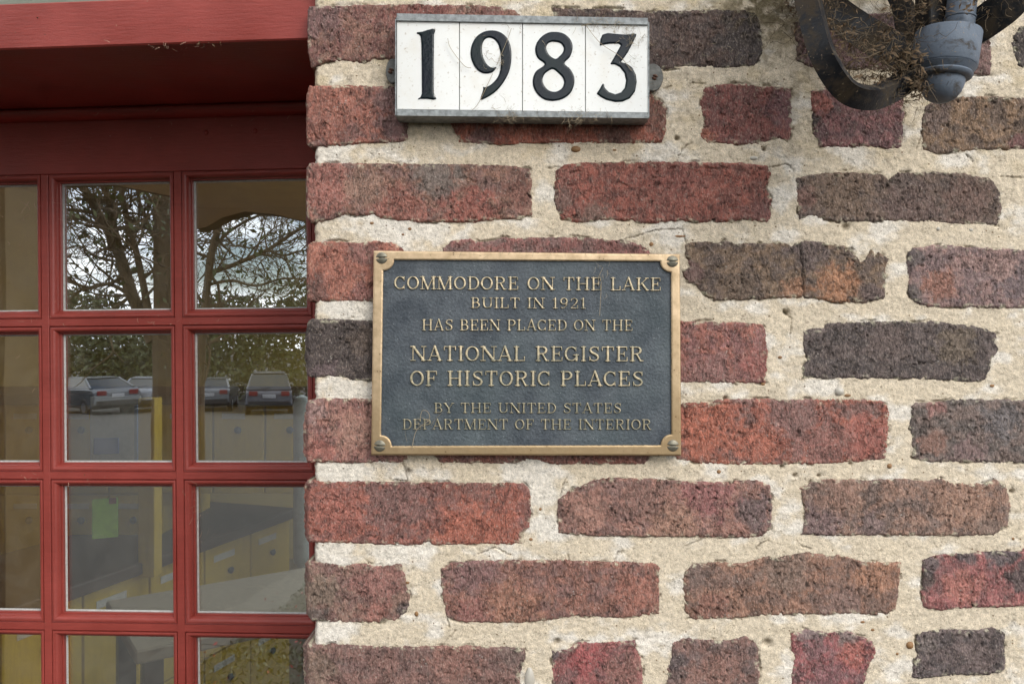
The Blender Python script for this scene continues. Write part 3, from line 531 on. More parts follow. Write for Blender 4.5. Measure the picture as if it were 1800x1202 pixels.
def glass_mat():
    m, t, b = mat('window_glass'); t.nodes.remove(b)
    o = t.nodes['Material Output']; tr = t.nodes.new('ShaderNodeBsdfTransparent'); gl = t.nodes.new('ShaderNodeBsdfAnisotropic') if False else t.nodes.new('ShaderNodeBsdfGlossy')
    tr.inputs[0].default_value = (.93, .95, .93, 1); gl.inputs['Roughness'].default_value = 0.0; gl.inputs['Color'].default_value = (.95, .97, 1, 1)
    mix = t.nodes.new('ShaderNodeMixShader'); mix.inputs[0].default_value = .36
    v = coords(t); n = noise(t, 7, 2, .4, v); bn = t.nodes.new('ShaderNodeBump'); bn.inputs['Strength'].default_value = .25; bn.inputs['Distance'].default_value = .0006
    t.links.new(n, bn.inputs['Height']); t.links.new(bn.outputs[0], gl.inputs['Normal'])
    t.links.new(tr.outputs[0], mix.inputs[1]); t.links.new(gl.outputs[0], mix.inputs[2])
    df = t.nodes.new('ShaderNodeBsdfDiffuse'); df.inputs[0].default_value = (.55, .53, .46, 1); m2 = t.nodes.new('ShaderNodeMixShader')
    d1 = noise(t, 30, 6, .7, v); d2 = noise(t, 420, 3, .6, v)
    du = math_(t, 'ADD', ramp(t, d1, [(.4, .0), (.8, .05)]), ramp(t, d2, [(.66, 0.), (.74, .22)]))
    t.links.new(du, m2.inputs[0]); t.links.new(mix.outputs[0], m2.inputs[1]); t.links.new(df.outputs[0], m2.inputs[2]); t.links.new(m2.outputs[0], o.inputs[0])
    return m
M_GLASS = glass_mat()
M_PUTTY = simple('white_putty', (176, 176, 172), .7, 0, .2, 300, .4, .0006)
frame = empty('door_frame', (X0, YD, 0), (0, PHI, TH))
tag(frame, 'red painted wooden door frame with deep boxed lintel above the panes', 'door frame', kind='thing')
UL = -1.02
mb = MB(); mb.box((UL, -.206, .2938), (.084, .02, .3394), .0015); mb.build('lintel', M_RED, frame)
mb = MB()   # rounded stop under the soffit
pr = [(-.001, .2937), (-.014, .2937), (-.0165, .291), (-.0165, .288), (-.0145, .2845), (-.010, .2815), (-.0045, .2803), (-.001, .2803)]
V = []; F = []; n = len(pr)
for x in (UL, .0665): V += [(x, y, z) for y, z in pr]
for k in range(n - 1): F.append((k, k + 1, n + k + 1, n + k))
mb.add(V, F, True); mb.build('stop_bead', M_REDD, frame)
mb = MB(); mb.box((UL, -.206, -1.62), (-.90, .02, .2936), .002); mb.build('jamb', M_RED, frame)
mb = MB(); mb.box((UL, -.16, -1.66), (.0665, .05, -1.622), .002); mb.build('threshold', simple('threshold_stone', (150, 146, 136), .8), frame)
fb = empty('fascia_board', (X0, YD, 0), (0, PHI, TH)); tag(fb, 'grey green fascia board in the top left corner above the red lintel', 'board', kind='thing')
M_FAS = simple('grey_green_paint', (120, 124, 112), .7, 0, .15, 30, .3, .001, (1, 1, 8))
mb = MB(); mb.box((UL, -.198, .3396), (.084, .02, .47), .001); mb.build('board', M_FAS, fb)
for k in range(5):
    mb = MB(); mb.box((UL, -.204 - .0 * k, .4702 + .1 * k), (.084, .02, .5698 + .1 * k), .002); mb.build('board', M_FAS, fb)

door = empty('glazed_door', (X0, YD, 0), (0, PHI, TH))
tag(door, 'red wooden door with white-puttied square panes between thin moulded muntins', 'door', kind='thing')
CU = [.0115, -.164, -.3375, -.511, -.6845]; CZ = [.2196, .0274, -.1657, -.356, -.548, -.74, -.935]
HW = .005
mb = MB(); mb.box((-.79, 0, CZ[0] - HW), (.0665, .038, .2990), .0008); mb.build('top_rail', M_RED, door)
for x, z in ((-.1265, .2620), (-.064, .2625)):
    mb = MB(); mb.lathe((x, .0003, z), [(.0034, 0), (.0031, .0008), (.002, .0015), (.0003, .0018)], 14, (0, -1, 0)); mb.build('nail_head', M_REDD, door)
mb = MB(); mb.box((CU[0] - HW, .0002, -1.61), (.0665, .038, CZ[0] - HW - .0001), .0008); mb.build('stile', M_RED, door)
mb = MB(); mb.box((-.79, .0002, -1.61), (CU[-1] + HW, .038, CZ[0] - HW - .0001), .0008); mb.build('stile', M_RED, door)
mb = MB(); mb.box((CU[-1] + HW + .0001, .0004, -1.61), (CU[0] - HW - .0001, .038, CZ[-1] + HW), .0008); mb.build('bottom_rail', M_RED, door)
for u in CU[1:-1]:
    mb = MB(); mb.box((u - HW, .0003, CZ[-1] + HW), (u + HW, .026, CZ[0] - HW - .0001), .0009); mb.build('muntin', M_RED, door)
for z in CZ[1:-1]:
    mb = MB(); mb.box((CU[-1] + HW, .0007, z - HW), (CU[0] - HW, .0255, z + HW), .0009); mb.build('muntin', M_RED, door)
PROF = [(0, .0005), (.0, .0022), (.0008, .0026), (.0012, .0012), (.0022, .0008), (.0036, .0011), (.0052, .0022), (.0066, .0040), (.0076, .0064), (.0080, .0092), (.0080, .0100), (.0094, .0100), (.0098, .0105), (.0098, .0170)]
GY_ = .0160
def ring(x0, x1, z0, z1, prof):
    V = []; F = []; n = len(prof)
    for d_, y in prof: V += [(x0 + d_, y, z0 + d_), (x1 - d_, y, z0 + d_), (x1 - d_, y, z1 - d_), (x0 + d_, y, z1 - d_)]
    for i in range(n - 1):
        for k in range(4): F.append((i * 4 + k, i * 4 + (k + 1) % 4, i * 4 + 4 + (k + 1) % 4, i * 4 + 4 + k))
    return V, F
for j in range(len(CZ) - 1):
    for i in range(4):
        x1, x0 = CU[i] - HW, CU[i + 1] + HW; z1, z0 = CZ[j] - HW, CZ[j + 1] + HW
        g = MB(); g.box((x0 + .0085, GY_, z0 + .0085), (x1 - .0085, GY_ + .0025, z1 - .0085)); pane = g.build('pane', M_GLASS, door)
        pane.rotation_euler = (0, 0, 0)
        V, F = ring(x0, x1, z0, z1, PROF); m_ = MB(); m_.add(V, F, True); m_.build('sash_moulding', M_RED, pane)
        a = .0102
        V, F = ring(x0, x1, z0, z1, [(a - .0006, GY_ - .0016), (a + .0006, GY_ - .0014), (a + .0016, GY_ - .0002)]); m_ = MB(); m_.add(V, F); m_.build('putty_line', M_PUTTY, pane)
mb = MB(); mb.lathe((-.735, -.0, -.62), [(.024, 0), (.024, .004), (.01, .007), (.008, .03), (.014, .036), (.022, .045), (.024, .055), (.018, .064), (.004, .067)], 24, (0, -1, 0)); mb.build('door_knob', simple('brass_knob', (180, 140, 80), .3, 1), door)

Mw = Matrix.Translation((X0, YD, 0)) @ (Matrix.Rotation(TH, 4, 'Z') @ Matrix.Rotation(PHI, 4, 'Y'))
Gp = Mw @ Vector((0, GY_, 0)); Gn = (Mw.to_3x3() @ Vector((0, -1, 0))).normalized(); CAM = Vector((0, -D, 0))
def mirror_pt(px, py, L):
    """world point whose mirror image in the door glass shows at photograph px,py, L metres along"""
    d = P(px, py) - CAM; d = d / d.y
    t = (Gp - CAM).dot(Gn) / d.dot(Gn); r = d - 2 * d.dot(Gn) * Gn
    return CAM + d * t + r * (L - t)

# ------------------------------------------------------------------ room behind the glass
M_WALLIN = simple('olive_plaster', (148, 130, 72), .9, 0, .08, 8, .2, .002)
M_CEIL = simple('room_ceiling_boards', (150, 130, 70), .85, 0, .12, 6, .2, .002)
M_FLOOR = simple('room_floor_boards', (104, 88, 64), .6, 0, .2, 12, .2, .002, (1, .1, 1))
M_WOOD = simple('honey_wood', (206, 178, 62), .5, 0, .12, 20, .3, .001, (6, 6, .6))
M_DWOOD = simple('dark_wood', (66, 42, 26), .5, 0, .2, 20, .3, .001, (1, 6, 6))
def struct(name, a, b, m):
    mb = MB(); mb.box(a, b); o = mb.build(name, m); o['kind'] = 'structure'; return o
ZF = -1.62
struct('room_floor', (-3.2, .285, ZF - .1), (1.6, 5.2, ZF), M_FLOOR)
struct('room_back_wall', (-3.2, 5.2, ZF), (1.6, 5.35, 1.0), M_WALLIN)
struct('room_side_wall', (-3.35, .285, ZF), (-3.2, 5.35, 1.0), M_WALLIN)
mb = MB()      # unseen right wall of the room; wide opening added to let daylight in
mb.box((1.6, .285, ZF), (1.75, 5.35, -.7)); mb.box((1.6, .285, -.7), (1.75, 1.2, .9)); mb.box((1.6, 4.8, -.7), (1.75, 5.35, .9)); mb.box((1.6, .285, .9), (1.75, 5.35, 1.0))
o = mb.build('room_wall_added_opening', M_WALLIN); o['kind'] = 'structure'
mb = MB(); mb.box((-3.2, .30, 1.0), (-.6, 5.35, 1.1)); mb.box((-.6, .30, 1.0), (1.75, .6, 1.1)); mb.box((-.6, 5.0, 1.0), (1.75, 5.35, 1.1)); mb.box((1.5, .6, 1.0), (1.75, 5.0, 1.1))  # ceiling boards around a gap, out of view, added to brighten the room
o = mb.build('room_ceiling', M_CEIL); o['kind'] = 'structure'
struct('front_wall_left', (-3.35, .06, -1.72), (X0 - 1.02, .27, 1.9), simple('front_wall_render', (140, 74, 60), .9))
struct('front_wall_above', (X0 - 1.06, .12, .86), (-.19, .30, 1.9), simple('front_wall_render', (140, 74, 60), .9))
struct('header_behind_lintel', (X0 - 1.02, .285, .24), (-.19, .34, .9), M_WALLIN)
struct('roof_slab', (-3.6, .06, 1.52), (1.75, .58, 1.7), M_CEIL)
struct('roof_slab_left', (-3.6, .5801, 1.52), (-.62, 5.5, 1.7), M_CEIL)

def locker_bank(label, origin, rz, n, rows, w, h, dep, group=None, labels=True, knee=99):
    r_ = empty('locker_cabinet', origin, (0, 0, rz)); tag(r_, label, 'cabinet', group, 'thing')
    W = n * w; H = rows * h
    if knee < n:
        mb = MB(); hk = h * (rows - 1); mb.box((0, .02, 0), (knee * w, dep, H)); mb.box((knee * w + .0005, .02, hk), (W, dep, H)); mb.box((W - .03, .02, 0), (W, dep, hk - .001)); mb.build('carcass', M_WOOD, r_)
    else:
        mb = MB(); mb.box((0, .02, 0), (W, dep, H)); mb.build('carcass', M_WOOD, r_)
    mb = MB(); mb.box((-.02, -.03, H + .001), (W + .02, dep + .02, H + .041), .004); mb.build('counter_top', M_DWOOD, r_)
    for a in range(n):
        for b_ in range(rows):
            if a >= knee and b_ < rows - 1: continue
            mb = MB(); mb.box((a * w + .004, 0, b_ * h + .004), ((a + 1) * w - .004, .0195, (b_ + 1) * h - .004), .002); dr = mb.build('cabinet_door', M_WOOD, r_)
            mb = MB(); mb.lathe((a * w + w * .5, -.0005, b_ * h + h * .72), [(.008, 0), (.012, .006), (.014, .012), (.008, .018), (.001, .019)], 12, (0, -1, 0)); mb.build('knob', M_KNOB, dr)
            if labels:
                mb = MB(); mb.box((a * w + w * .18, -.002, b_ * h + h * .84), (a * w + w * .62, -.0002, b_ * h + h * .9)); mb.build('paper_label', M_PAPER, dr)
    return r_
M_KNOB = simple('dark_knob', (40, 44, 70), .4); M_PAPER = simple('pale_paper', (206, 206, 200), .8, 0, .05, 30, 0)
locker_bank('honey wood cabinet with dark counter top behind the middle row of panes', (-2.55, 2.3, ZF), 0, 12, 4, .20, .345, .5, labels=True, knee=6)
locker_bank('low honey wood cabinet with white label strips seen through the lower panes', (-1.42, 1.45, ZF), R(72), 5, 2, .28, .42, .5)
def quad_board(name, label, cat, c, w, h, d, loc, rz, m):
    mb = MB(); mb.box((-w / 2, -d / 2, 0), (w / 2, d / 2, h), .002); o = mb.build(name, m); o.location = loc; o.rotation_euler = (0, 0, rz); tag(o, label, cat, kind='thing'); return o
def inpt(px, py, dist): return P(px, py, dist - D)
p = inpt(204, 812, 2.9); p2 = inpt(204, 716, 2.9)
quad_board('notice_board', 'pale grey notice board standing on the cabinet with blue framed edge', 'board', None, .17, .24, .02, (p.x, p.y, p.z), R(10), simple('grey_board', (176, 176, 168), .8))
p = inpt(187, 798, 2.85)
quad_board('blue_card', 'small blue card on the grey notice board behind the glass', 'card', None, .085, .058, .004, (p.x, p.y, p.z), R(10), simple('blue_card_stock', (84, 104, 170), .7))
p = inpt(240, 812, 2.8)
quad_board('blue_frame_bar', 'narrow blue grey upright bar right of the notice board', 'bar', None, .012, .2, .012, (p.x, p.y, p.z), 0, simple('blue_bar', (110, 134, 170), .5))
p = inpt(264, 1010, 2.7)
quad_board('wood_post', 'yellow brown wooden post rising behind the second column of panes', 'post', None, .055, .6, .06, (p.x, p.y, p.z), 0, M_WOOD)
p = inpt(185, 945, 1.9)
quad_board('green_notice', 'bright green paper notice propped behind the glass in the third row', 'notice', None, .056, .094, .002, (p.x, p.y, p.z), R(28), simple('green_paper', (150, 200, 70), .8))
p = inpt(198, 885, 1.88)
quad_board('red_stamp_card', 'tiny dark red card at the corner of the green notice', 'card', None, .016, .014, .002, (p.x, p.y, p.z), R(28), simple('red_card', (110, 30, 34), .8))
mb = MB(); p = inpt(530, 998, 1.75); mb.lathe((0, 0, 0), [(.002, 0), (.010, .004), (.0165, .014), (.0175, .03), (.0175, .36), (.014, .375), (.002, .38)], 24)
o = mb.build('pale_post', simple('pale_blue_plastic', (190, 204, 208), .5)); o.location = (p.x, p.y, p.z); tag(o, 'pale blue rounded plastic post seen through the pane beside the brick edge', 'post', kind='thing')
mb = MB(); mb.box((-.28, -.2, 0), (.28, .2, .03), .004); o = mb.build('bench_top', simple('grey_bench', (170, 160, 140), .7)); p = inpt(290, 1080, 1.9)
bn = empty('bench', (p.x + .15, p.y + .1, ZF), (0, 0, R(35))); tag(bn, 'pale wooden bench just inside the door behind the lower panes', 'bench', kind='thing')
o.parent = bn; o.location = (0, 0, p.z - ZF - .03); o.name = 'seat'
for sx in (-.24, .24):
    for sy in (-.16, .16):
        mb = MB(); mb.box((sx - .02, sy - .02, 0), (sx + .02, sy + .02, p.z - ZF - .031)); mb.build('leg', M_DWOOD, bn)

# ------------------------------------------------------------------ the place behind the camera, which the panes mirror
def ground_z(y): 
    return -1.66 if y > -3 else (-1.66 + (y + 3) * .048 if y > -34 else -3.15)
ys = [.9, -.5, -1.5, -3, -5, -8, -12, -17, -23, -34, -60, -120, -260]
V = []; F = []
for y in ys: V += [(x, y, ground_z(y)) for x in (-260, -60, -20, -8, -3, 0, 4, 12, 60, 260)]
for i in range(len(ys) - 1):
    for k in range(9): F.append((i * 10 + k, i * 10 + k + 1, (i + 1) * 10 + k + 1, (i + 1) * 10 + k))
mb = MB(); mb.add(V, F); o = mb.build('ground', simple('asphalt', (45, 43, 37), .9, 0, .15, 2.5, .5, .01)); o['kind'] = 'structure'
mb = MB()
for i in range(9):
    y = -2.0 - i * .62; mb.box((-2.12, y - .6, ground_z(y) - .1), (-1.84, y, ground_z(y - .6) + .13), .01)
o = mb.build('kerb', simple('concrete', (62, 60, 53), .9, 0, .1, 12, .4, .003)); o['kind'] = 'structure'
M_BUSH = simple('dark_leaf', (40, 52, 28), .6, 0, .35, 3, 0); M_LEAF = simple('tree_leaf', (66, 72, 34), .6, 0, .35, 2, 0); M_BARK = simple('tree_bark', (82, 66, 46), .9, 0, .25, 12, .6, .01, (1, 1, .3))
def leaves(n, sampler, size, seed):
    r = np.random.default_rng(seed); c = sampler(r, n); a = r.normal(size=(n, 3)); a /= np.linalg.norm(a, axis=1)[:, None]
    b = np.cross(a, r.normal(size=(n, 3))); b /= np.linalg.norm(b, axis=1)[:, None]; s = size * r.uniform(.6, 1.3, (n, 1))
    V = np.stack([c - a * s, c - b * s * .45, c + a * s, c + b * s * .45], 1).reshape(-1, 3); F = np.arange(n * 4).reshape(-1, 4)
    return V, F
def bed(r, n):
    x = r.uniform(-1.8, .9, n); y = r.uniform(-6.2, -2.1, n); h = .16 + .14 * np.sin(x * 7) * np.sin(y * 5)
    return np.stack([x, y, -1.66 - .03 * np.maximum(0, -3 - y) + r.uniform(0, 1, n) ** .7 * h], 1)
V, F = leaves(24000, bed, .015, 3); o = obj('flower_bed_foliage', mesh_np('foliage', V, F, False), M_BUSH); tag(o, kind='stuff')
V, F = leaves(900, bed, .014, 5); V[:, 2] += .12; o = obj('red_blossoms', mesh_np('blossoms', V, F, False), simple('red_petal', (150, 30, 40), .6)); tag(o, kind='stuff')
# far belt of trees
def belt(r, n):
    x = r.uniform(-62, 34, n); top = -.0 + 1.3 * np.sin(x * .31) + .9 * np.sin(x * .83 + 1) + .5 * np.sin(x * 2.1); y = -38 - r.uniform(0, 5, n)
    return np.stack([x, y, -3.1 + r.uniform(0, 1, n) ** .8 * (top + 5.3)], 1)
V, F = leaves(95000, belt, .19, 8); o = obj('distant_foliage', mesh_np('foliage', V, F, False), M_LEAF); tag(o, kind='stuff')

def make_tree(name, label, limbs, L, seed, nleaf, group, reach=1.0, ls=.075):
    r = random.Random(seed); root_px = limbs[0][0][0]
    base = mirror_pt(root_px[0], root_px[1], L)
    t = empty(name, (base.x, base.y, ground_z(base.y) - .05)); tag(t, label, 'tree', group, 'thing'); off = Vector(t.location)
    mb = MB(); tips = []
    for li, (pts, r0, r1) in enumerate(limbs):
        w = [mirror_pt(a, b, L + (li % 3 - 1) * .35 * (i / max(1, len(pts) - 1))) for i, (a, b) in enumerate(pts)]
        if li == 0: w = [Vector((w[0].x, w[0].y, off.z))] + w
        w = [Vector(q) for q in catmull(w, 4, False)]
        k = L / 1400
        rad = [(r0 + (r1 - r0) * i / (len(w) - 1)) * k for i in range(len(w))]
        mb.tube([q - off for q in w], rad, 9)
        for i in range(3, len(w)):
            for _ in range(2): tips.append((w[i], (w[i] - w[i - 1]).normalized(), rad[i], 0))
    lp = []
    def twig(p, d, rr, depth):
        n = r.randint(4, 7); st = reach * (.26 if depth == 0 else .15); pts = [p - off]; q = p.copy(); dd = d.copy()
        for i in range(n):
            dd = (dd + Vector((r.gauss(0, .28), r.gauss(0, .28), r.gauss(.04, .24)))).normalized(); q = q + dd * st; pts.append(q - off)
            if depth >= 1 or i > 2: lp.append(q.copy())
            if depth < 2 and r.random() < .6:
                e = (dd + Vector((r.gauss(0, .7), r.gauss(0, .7), r.gauss(0, .7)))).normalized(); twig(q, e, rr * .55, depth + 1)
        mb.tube(pts, [max(.003, rr * (1 - .8 * i / n)) for i in range(n + 1)], 5, False)
    for (p, d, rr, dp) in tips:
        if r.random() < .42:
            e = (d * .5 + Vector((r.gauss(0, .8), r.gauss(0, .6), r.gauss(.1, .6)))).normalized(); twig(p, e, min(.035, rr * .5), 0)
    mb.build('trunk', M_BARK, t)
    lp = np.array([tuple(q - off) for q in lp])
    def smp(rg, n): return lp[rg.integers(0, len(lp), n)] + rg.normal(size=(n, 3)) * .13
    V, F = leaves(nleaf, smp, ls, seed); obj('crown', mesh_np('crown', V, F, False), M_LEAF, t)
    return t
make_tree('tree', 'large many-limbed tree mirrored in the upper pane of the second column', [
    ([(286, 640), (288, 480), (284, 380), (286, 300), (292, 200), (300, 60)], 21, 9),
    ([(268, 600), (232, 520), (214, 460), (186, 400), (158, 350), (130, 300), (90, 230)], 12, 4),
    ([(222, 490), (204, 420), (190, 360), (182, 310), (170, 240)], 8, 3), ([(262, 560), (246, 470), (226, 400), (210, 330), (204, 260)], 7, 3),
    ([(190, 400), (150, 385), (118, 380), (70, 360)], 4, 2), ([(288, 440), (262, 400), (244, 350), (238, 300)], 5, 2), ([(285, 400), (320, 370), (340, 330), (380, 290)], 6, 2),
    ([(230, 520), (190, 500), (150, 505), (100, 480)], 4, 2), ([(214, 460), (170, 450), (140, 430), (110, 440)], 3, 1.5)], 14, 5, 1700, 'trees mirrored in the door glass')
make_tree('tree', 'spreading tree mirrored in the upper pane next to the brick edge', [
    ([(352, 640), (358, 540), (366, 480), (376, 430), (386, 395), (400, 355), (430, 300)], 9, 4),
    ([(366, 480), (420, 462), (470, 440), (520, 408), (560, 390), (640, 360)], 4.5, 2), ([(374, 440), (402, 408), (440, 385), (490, 370), (540, 372)], 3.5, 1.5),
    ([(362, 500), (410, 492), (450, 500), (500, 488), (560, 492)], 3, 1.5), ([(380, 412), (372, 380), (360, 350), (352, 300)], 4, 2), ([(470, 440), (500, 450), (540, 440), (590, 450)], 2.5, 1.2)], 12, 9, 1200, 'trees mirrored in the door glass', .8, .05)

# parked cars
M_TYRE = simple('tyre_rubber', (28, 28, 28), .8); M_CGL = simple('car_glass', (24, 30, 34), .08); M_LAMP = simple('red_tail_lamp', (100, 22, 20), .25); M_RIM = simple('alloy_rim', (160, 162, 166), .35, .8)
def car(label, loc, rz, c, suv=False, group='cars parked across the lot'):
    r_ = empty('parked_car', loc, (0, 0, rz)); tag(r_, label, 'car', group, 'thing')
    H = 1.72 if suv else 1.46; L_ = 4.5; W = 1.84
    M = simple('car_paint', c, .25, .3, .03, 3, 0)
    prof = [(-2.25, .45), (-2.22, .95), (-2.05, 1.05 if suv else .98), (-1.35, 1.02 if not suv else 1.08), (-.2, 1.04), (2.0, 1.06), (2.22, .95), (2.25, .45), (1.9, .28), (-1.9, .28)]
    roof = [(-1.25, 1.04), (-.45, H - .03), (.3, H), (1.5 if suv else 1.0, H - .05), (2.08 if suv else 1.85, 1.06)]
    def ext(pr, w0, w1, zsp):
        V = []; F = []; n = len(pr)
        for sgn in (-1, 1):
            for x, z in pr:
                k = (z - zsp[0]) / (zsp[1] - zsp[0]); V.append((sgn * (w0 + (w1 - w0) * max(0, min(1, k))) / 2, x, z))
        for k in range(n): F.append((k, (k + 1) % n, n + (k + 1) % n, n + k))
        F += [tuple(range(n))[::-1], tuple(range(n, 2 * n))]; return V, F
    mb = MB(); V, F = ext(prof, W, W - .06, (.3, 1.05)); mb.add(V, F); body = mb.build('body', M, r_)
    bv = body.modifiers.new('bevel', 'BEVEL'); bv.width = .05; bv.segments = 2
    mb = MB(); V, F = ext(roof, W - .12, W - .52, (1.04, H)); mb.add(V, F); g_ = mb.build('glasshouse', M_CGL, r_)
    mb = MB(); mb.box((-(W - .6) / 2, -.5, H - .03), ((W - .6) / 2, 1.4 if suv else .95, H + .015), .012); mb.build('roof', M, r_)
    for sx in (-1, 1):
        mb = MB(); mb.tube([(sx * (W - .16) / 2, -1.2, 1.06), (sx * (W - .54) / 2, -.45, H - .02)], .03, 6); mb.tube([(sx * (W - .16) / 2, 2.02 if suv else 1.8, 1.07), (sx * (W - .54) / 2, 1.42 if suv else .95, H - .04)], .05, 6); mb.build('pillar', M, r_)
        for y in (-1.4, 1.4):
            mb = MB(); mb.lathe((sx * .94, y, .33), [(.33, -.2), (.335, -.03), (.31, 0), (.2, 0)], 24, (sx, 0, 0)); wh = mb.build('wheel', M_TYRE, r_)
            mb = MB(); mb.lathe((sx * .941, y, .33), [(.2, -.03), (.2, .004), (.05, .01), (.01, .012)], 16, (sx, 0, 0)); mb.build('rim', M_RIM, wh)
        mb = MB(); mb.box((sx * .62 - .16, 2.2, .82), (sx * .62 + .16, 2.262, 1.0), .01); mb.build('tail_lamp', M_LAMP, r_)
        mb = MB(); mb.box((sx * .62 - .16, -2.262, .66), (sx * .62 + .16, -2.2, .8), .01); mb.build('headlight', M_RIM, r_)
        mb = MB(); mb.box((sx * .98 - .06, -.9, 1.04), (sx * .98 + .06, -.78, 1.16), .02); mb.build('wing_mirror', M, r_)
    mb = MB(); mb.box((-.8, 2.22, .42), (.8, 2.30, .62), .02); mb.build('bumper', M_TYRE, r_)
    mb = MB(); mb.box((-.26, 2.251, .74), (.26, 2.268, .88), .004); mb.build('number_plate', M_RIM, r_)
    mb = MB(); mb.tube([(-.5, 2.2, 1.09), (.1, 1.98, 1.16)], .012, 5); mb.build('rear_wiper', M_TYRE, r_)
    return r_
def cpos(px, L):
    q = mirror_pt(px, 700, L); return Vector((q.x, q.y, ground_z(q.y)))
def face(p): return math.atan2(p.x, p.y) * -1    # rear (+y) turned to the building
q = cpos(474, 34); car('dark grey suv with red tail lamps mirrored in the pane beside the bricks', q, R(-24), (74, 76, 82), True)
q = cpos(376, 36); car('pale silver car parked left of the dark suv, mirrored in the glass', q, R(-22), (80, 84, 88))
q = cpos(262, 35); car('mid grey car mirrored right of the silver hatchback in the second column', q, R(-26), (120, 124, 130))
q = cpos(160, 33); car('silver hatchback mirrored in the left part of the second row', q, R(-60), (84, 88, 92))
q = cpos(20, 31); car('black saloon mirrored in the leftmost pane of the second row', q, R(-60), (40, 42, 46))

# porch canopy and pier mirrored in the upper panes
M_PORCH = simple('porch_brown_paint', (104, 84, 52), .8, 0, .12, 6, .2, .003)
def arch_poly():
    L = 3.0; pts = []
    for a, b in [(60, 322), (185, 322), (305, 345), (345, 402), (362, 398), (390, 382), (430, 371), (480, 377), (545, 392), (640, 400), (760, 380), (900, 372)]: pts.append(mirror_pt(a, b, L))
    return pts
ap = arch_poly(); por = empty('porch_canopy', (0, 0, 0)); tag(por, 'brown porch canopy with wavy lower edge mirrored in the upper panes', 'canopy', kind='thing')
V = []; F = []; n = len(ap)
for q in ap: V.append((q.x, q.y, q.z))
for q in ap: V.append((q.x, q.y, 1.25))
for q in ap: V.append((q.x, q.y - .08, q.z))
for q in ap: V.append((q.x, q.y - .08, 1.25))
for k in range(n - 1):
    F += [(k, k + 1, n + k + 1, n + k), (2 * n + k, 3 * n + k, 3 * n + k + 1, 2 * n + k + 1), (k, 2 * n + k, 2 * n + k + 1, k + 1)]
mb = MB(); mb.add(V, F); mb.build('valance', M_PORCH, por)
mb = MB(); mb.box((ap[0].x - .3, ap[0].y - .2, 1.26), (ap[-1].x, ap[0].y + .3, 1.34)); mb.build('roof', M_PORCH, por)
a = mirror_pt(100, 600, 3.0); a.x = mirror_pt(108, 600, 3.35).x; b = mirror_pt(-260, 600, 3.0)
pier = empty('porch_pier', ((a.x + b.x) / 2, a.y, -1.66)); tag(pier, 'wide brown porch pier mirrored in the leftmost panes', 'pier', kind='thing')
mb = MB(); mb.box((-(a.x - b.x) / 2, -.35, .12), ((a.x - b.x) / 2, 0, 2.91), .01); mb.build('shaft', M_PORCH, pier)
mb = MB(); mb.box((-(a.x - b.x) / 2 - .04, -.39, 0), ((a.x - b.x) / 2 + .04, .04, .119), .01); mb.build('plinth', M_PORCH, pier)

# ------------------------------------------------------------------ bronze plaque
YP = -.0125
def bronze():
    m, t, b = mat('worn_bronze_painted_sheen'); v = coords(t); n = noise(t, 90, 6, .65, v); n2 = noise(t, 600, 3, .6, v); n3 = noise(t, 12, 3, .5, v)
    c = mixc(t, ramp(t, n, [(.35, 0.), (.68, .75)]), lin((220, 194, 158)), lin((170, 146, 114)))
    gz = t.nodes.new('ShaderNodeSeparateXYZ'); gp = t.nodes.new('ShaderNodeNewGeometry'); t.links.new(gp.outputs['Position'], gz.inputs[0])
    lowr = math_(t, 'ADD', math_(t, 'MULTIPLY', gz.outputs[2], -4.5), n3)  # pale top, dull bottom: sky reflection put into the colour, over real wear
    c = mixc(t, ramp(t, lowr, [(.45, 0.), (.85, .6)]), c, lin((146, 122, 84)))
    vo = t.nodes.new('ShaderNodeTexVoronoi'); vo.inputs['Scale'].default_value = 240; t.links.new(v, vo.inputs[0])
    c = mixc(t, math_(t, 'MULTIPLY', ramp(t, vo.outputs['Distance'], [(.1, 1.), (.2, 0.)]), ramp(t, n, [(.5, 0.), (.6, .8)])), c, lin((86, 66, 44)))
    t.links.new(c, b.inputs['Base Color']); b.inputs['Metallic'].default_value = .75; t.links.new(ramp(t, n, [(.3, .34), (.7, .55)]), b.inputs['Roughness'])
    bump(t, b, math_(t, 'ADD', n, math_(t, 'MULTIPLY', n2, .4)), .35, .0006); return m
def patina():
    m, t, b = mat('dark_blue_patina'); v = coords(t); n = noise(t, 40, 6, .6, v); n2 = noise(t, 480, 4, .7, v); n3 = noise(t, 9, 3, .5, v)
    c = mixc(t, ramp(t, n, [(.35, 0.), (.7, 1.)]), lin((56, 63, 70)), lin((86, 92, 97)))
    c = mixc(t, .7, c, ramp(t, n2, [(.3, .6), (.7, 1.5)]), 'MULTIPLY')
    c = mixc(t, ramp(t, n3, [(.45, 0.), (.75, .35)]), c, lin((78, 96, 94)))
    vo = t.nodes.new('ShaderNodeTexVoronoi'); vo.inputs['Scale'].default_value = 260; t.links.new(v, vo.inputs[0]); se = t.nodes.new('ShaderNodeSeparateColor'); t.links.new(vo.outputs['Color'], se.inputs[0])
    c = mixc(t, math_(t, 'MULTIPLY', ramp(t, vo.outputs['Distance'], [(.08, .6), (.16, 0.)]), math_(t, 'GREATER_THAN', se.outputs[0], .75)), c, lin((150, 158, 160)))
    t.links.new(c, b.inputs['Base Color']); b.inputs['Metallic'].default_value = .1; b.inputs['Roughness'].default_value = .55
    bump(t, b, n2, .6, .0009); return m
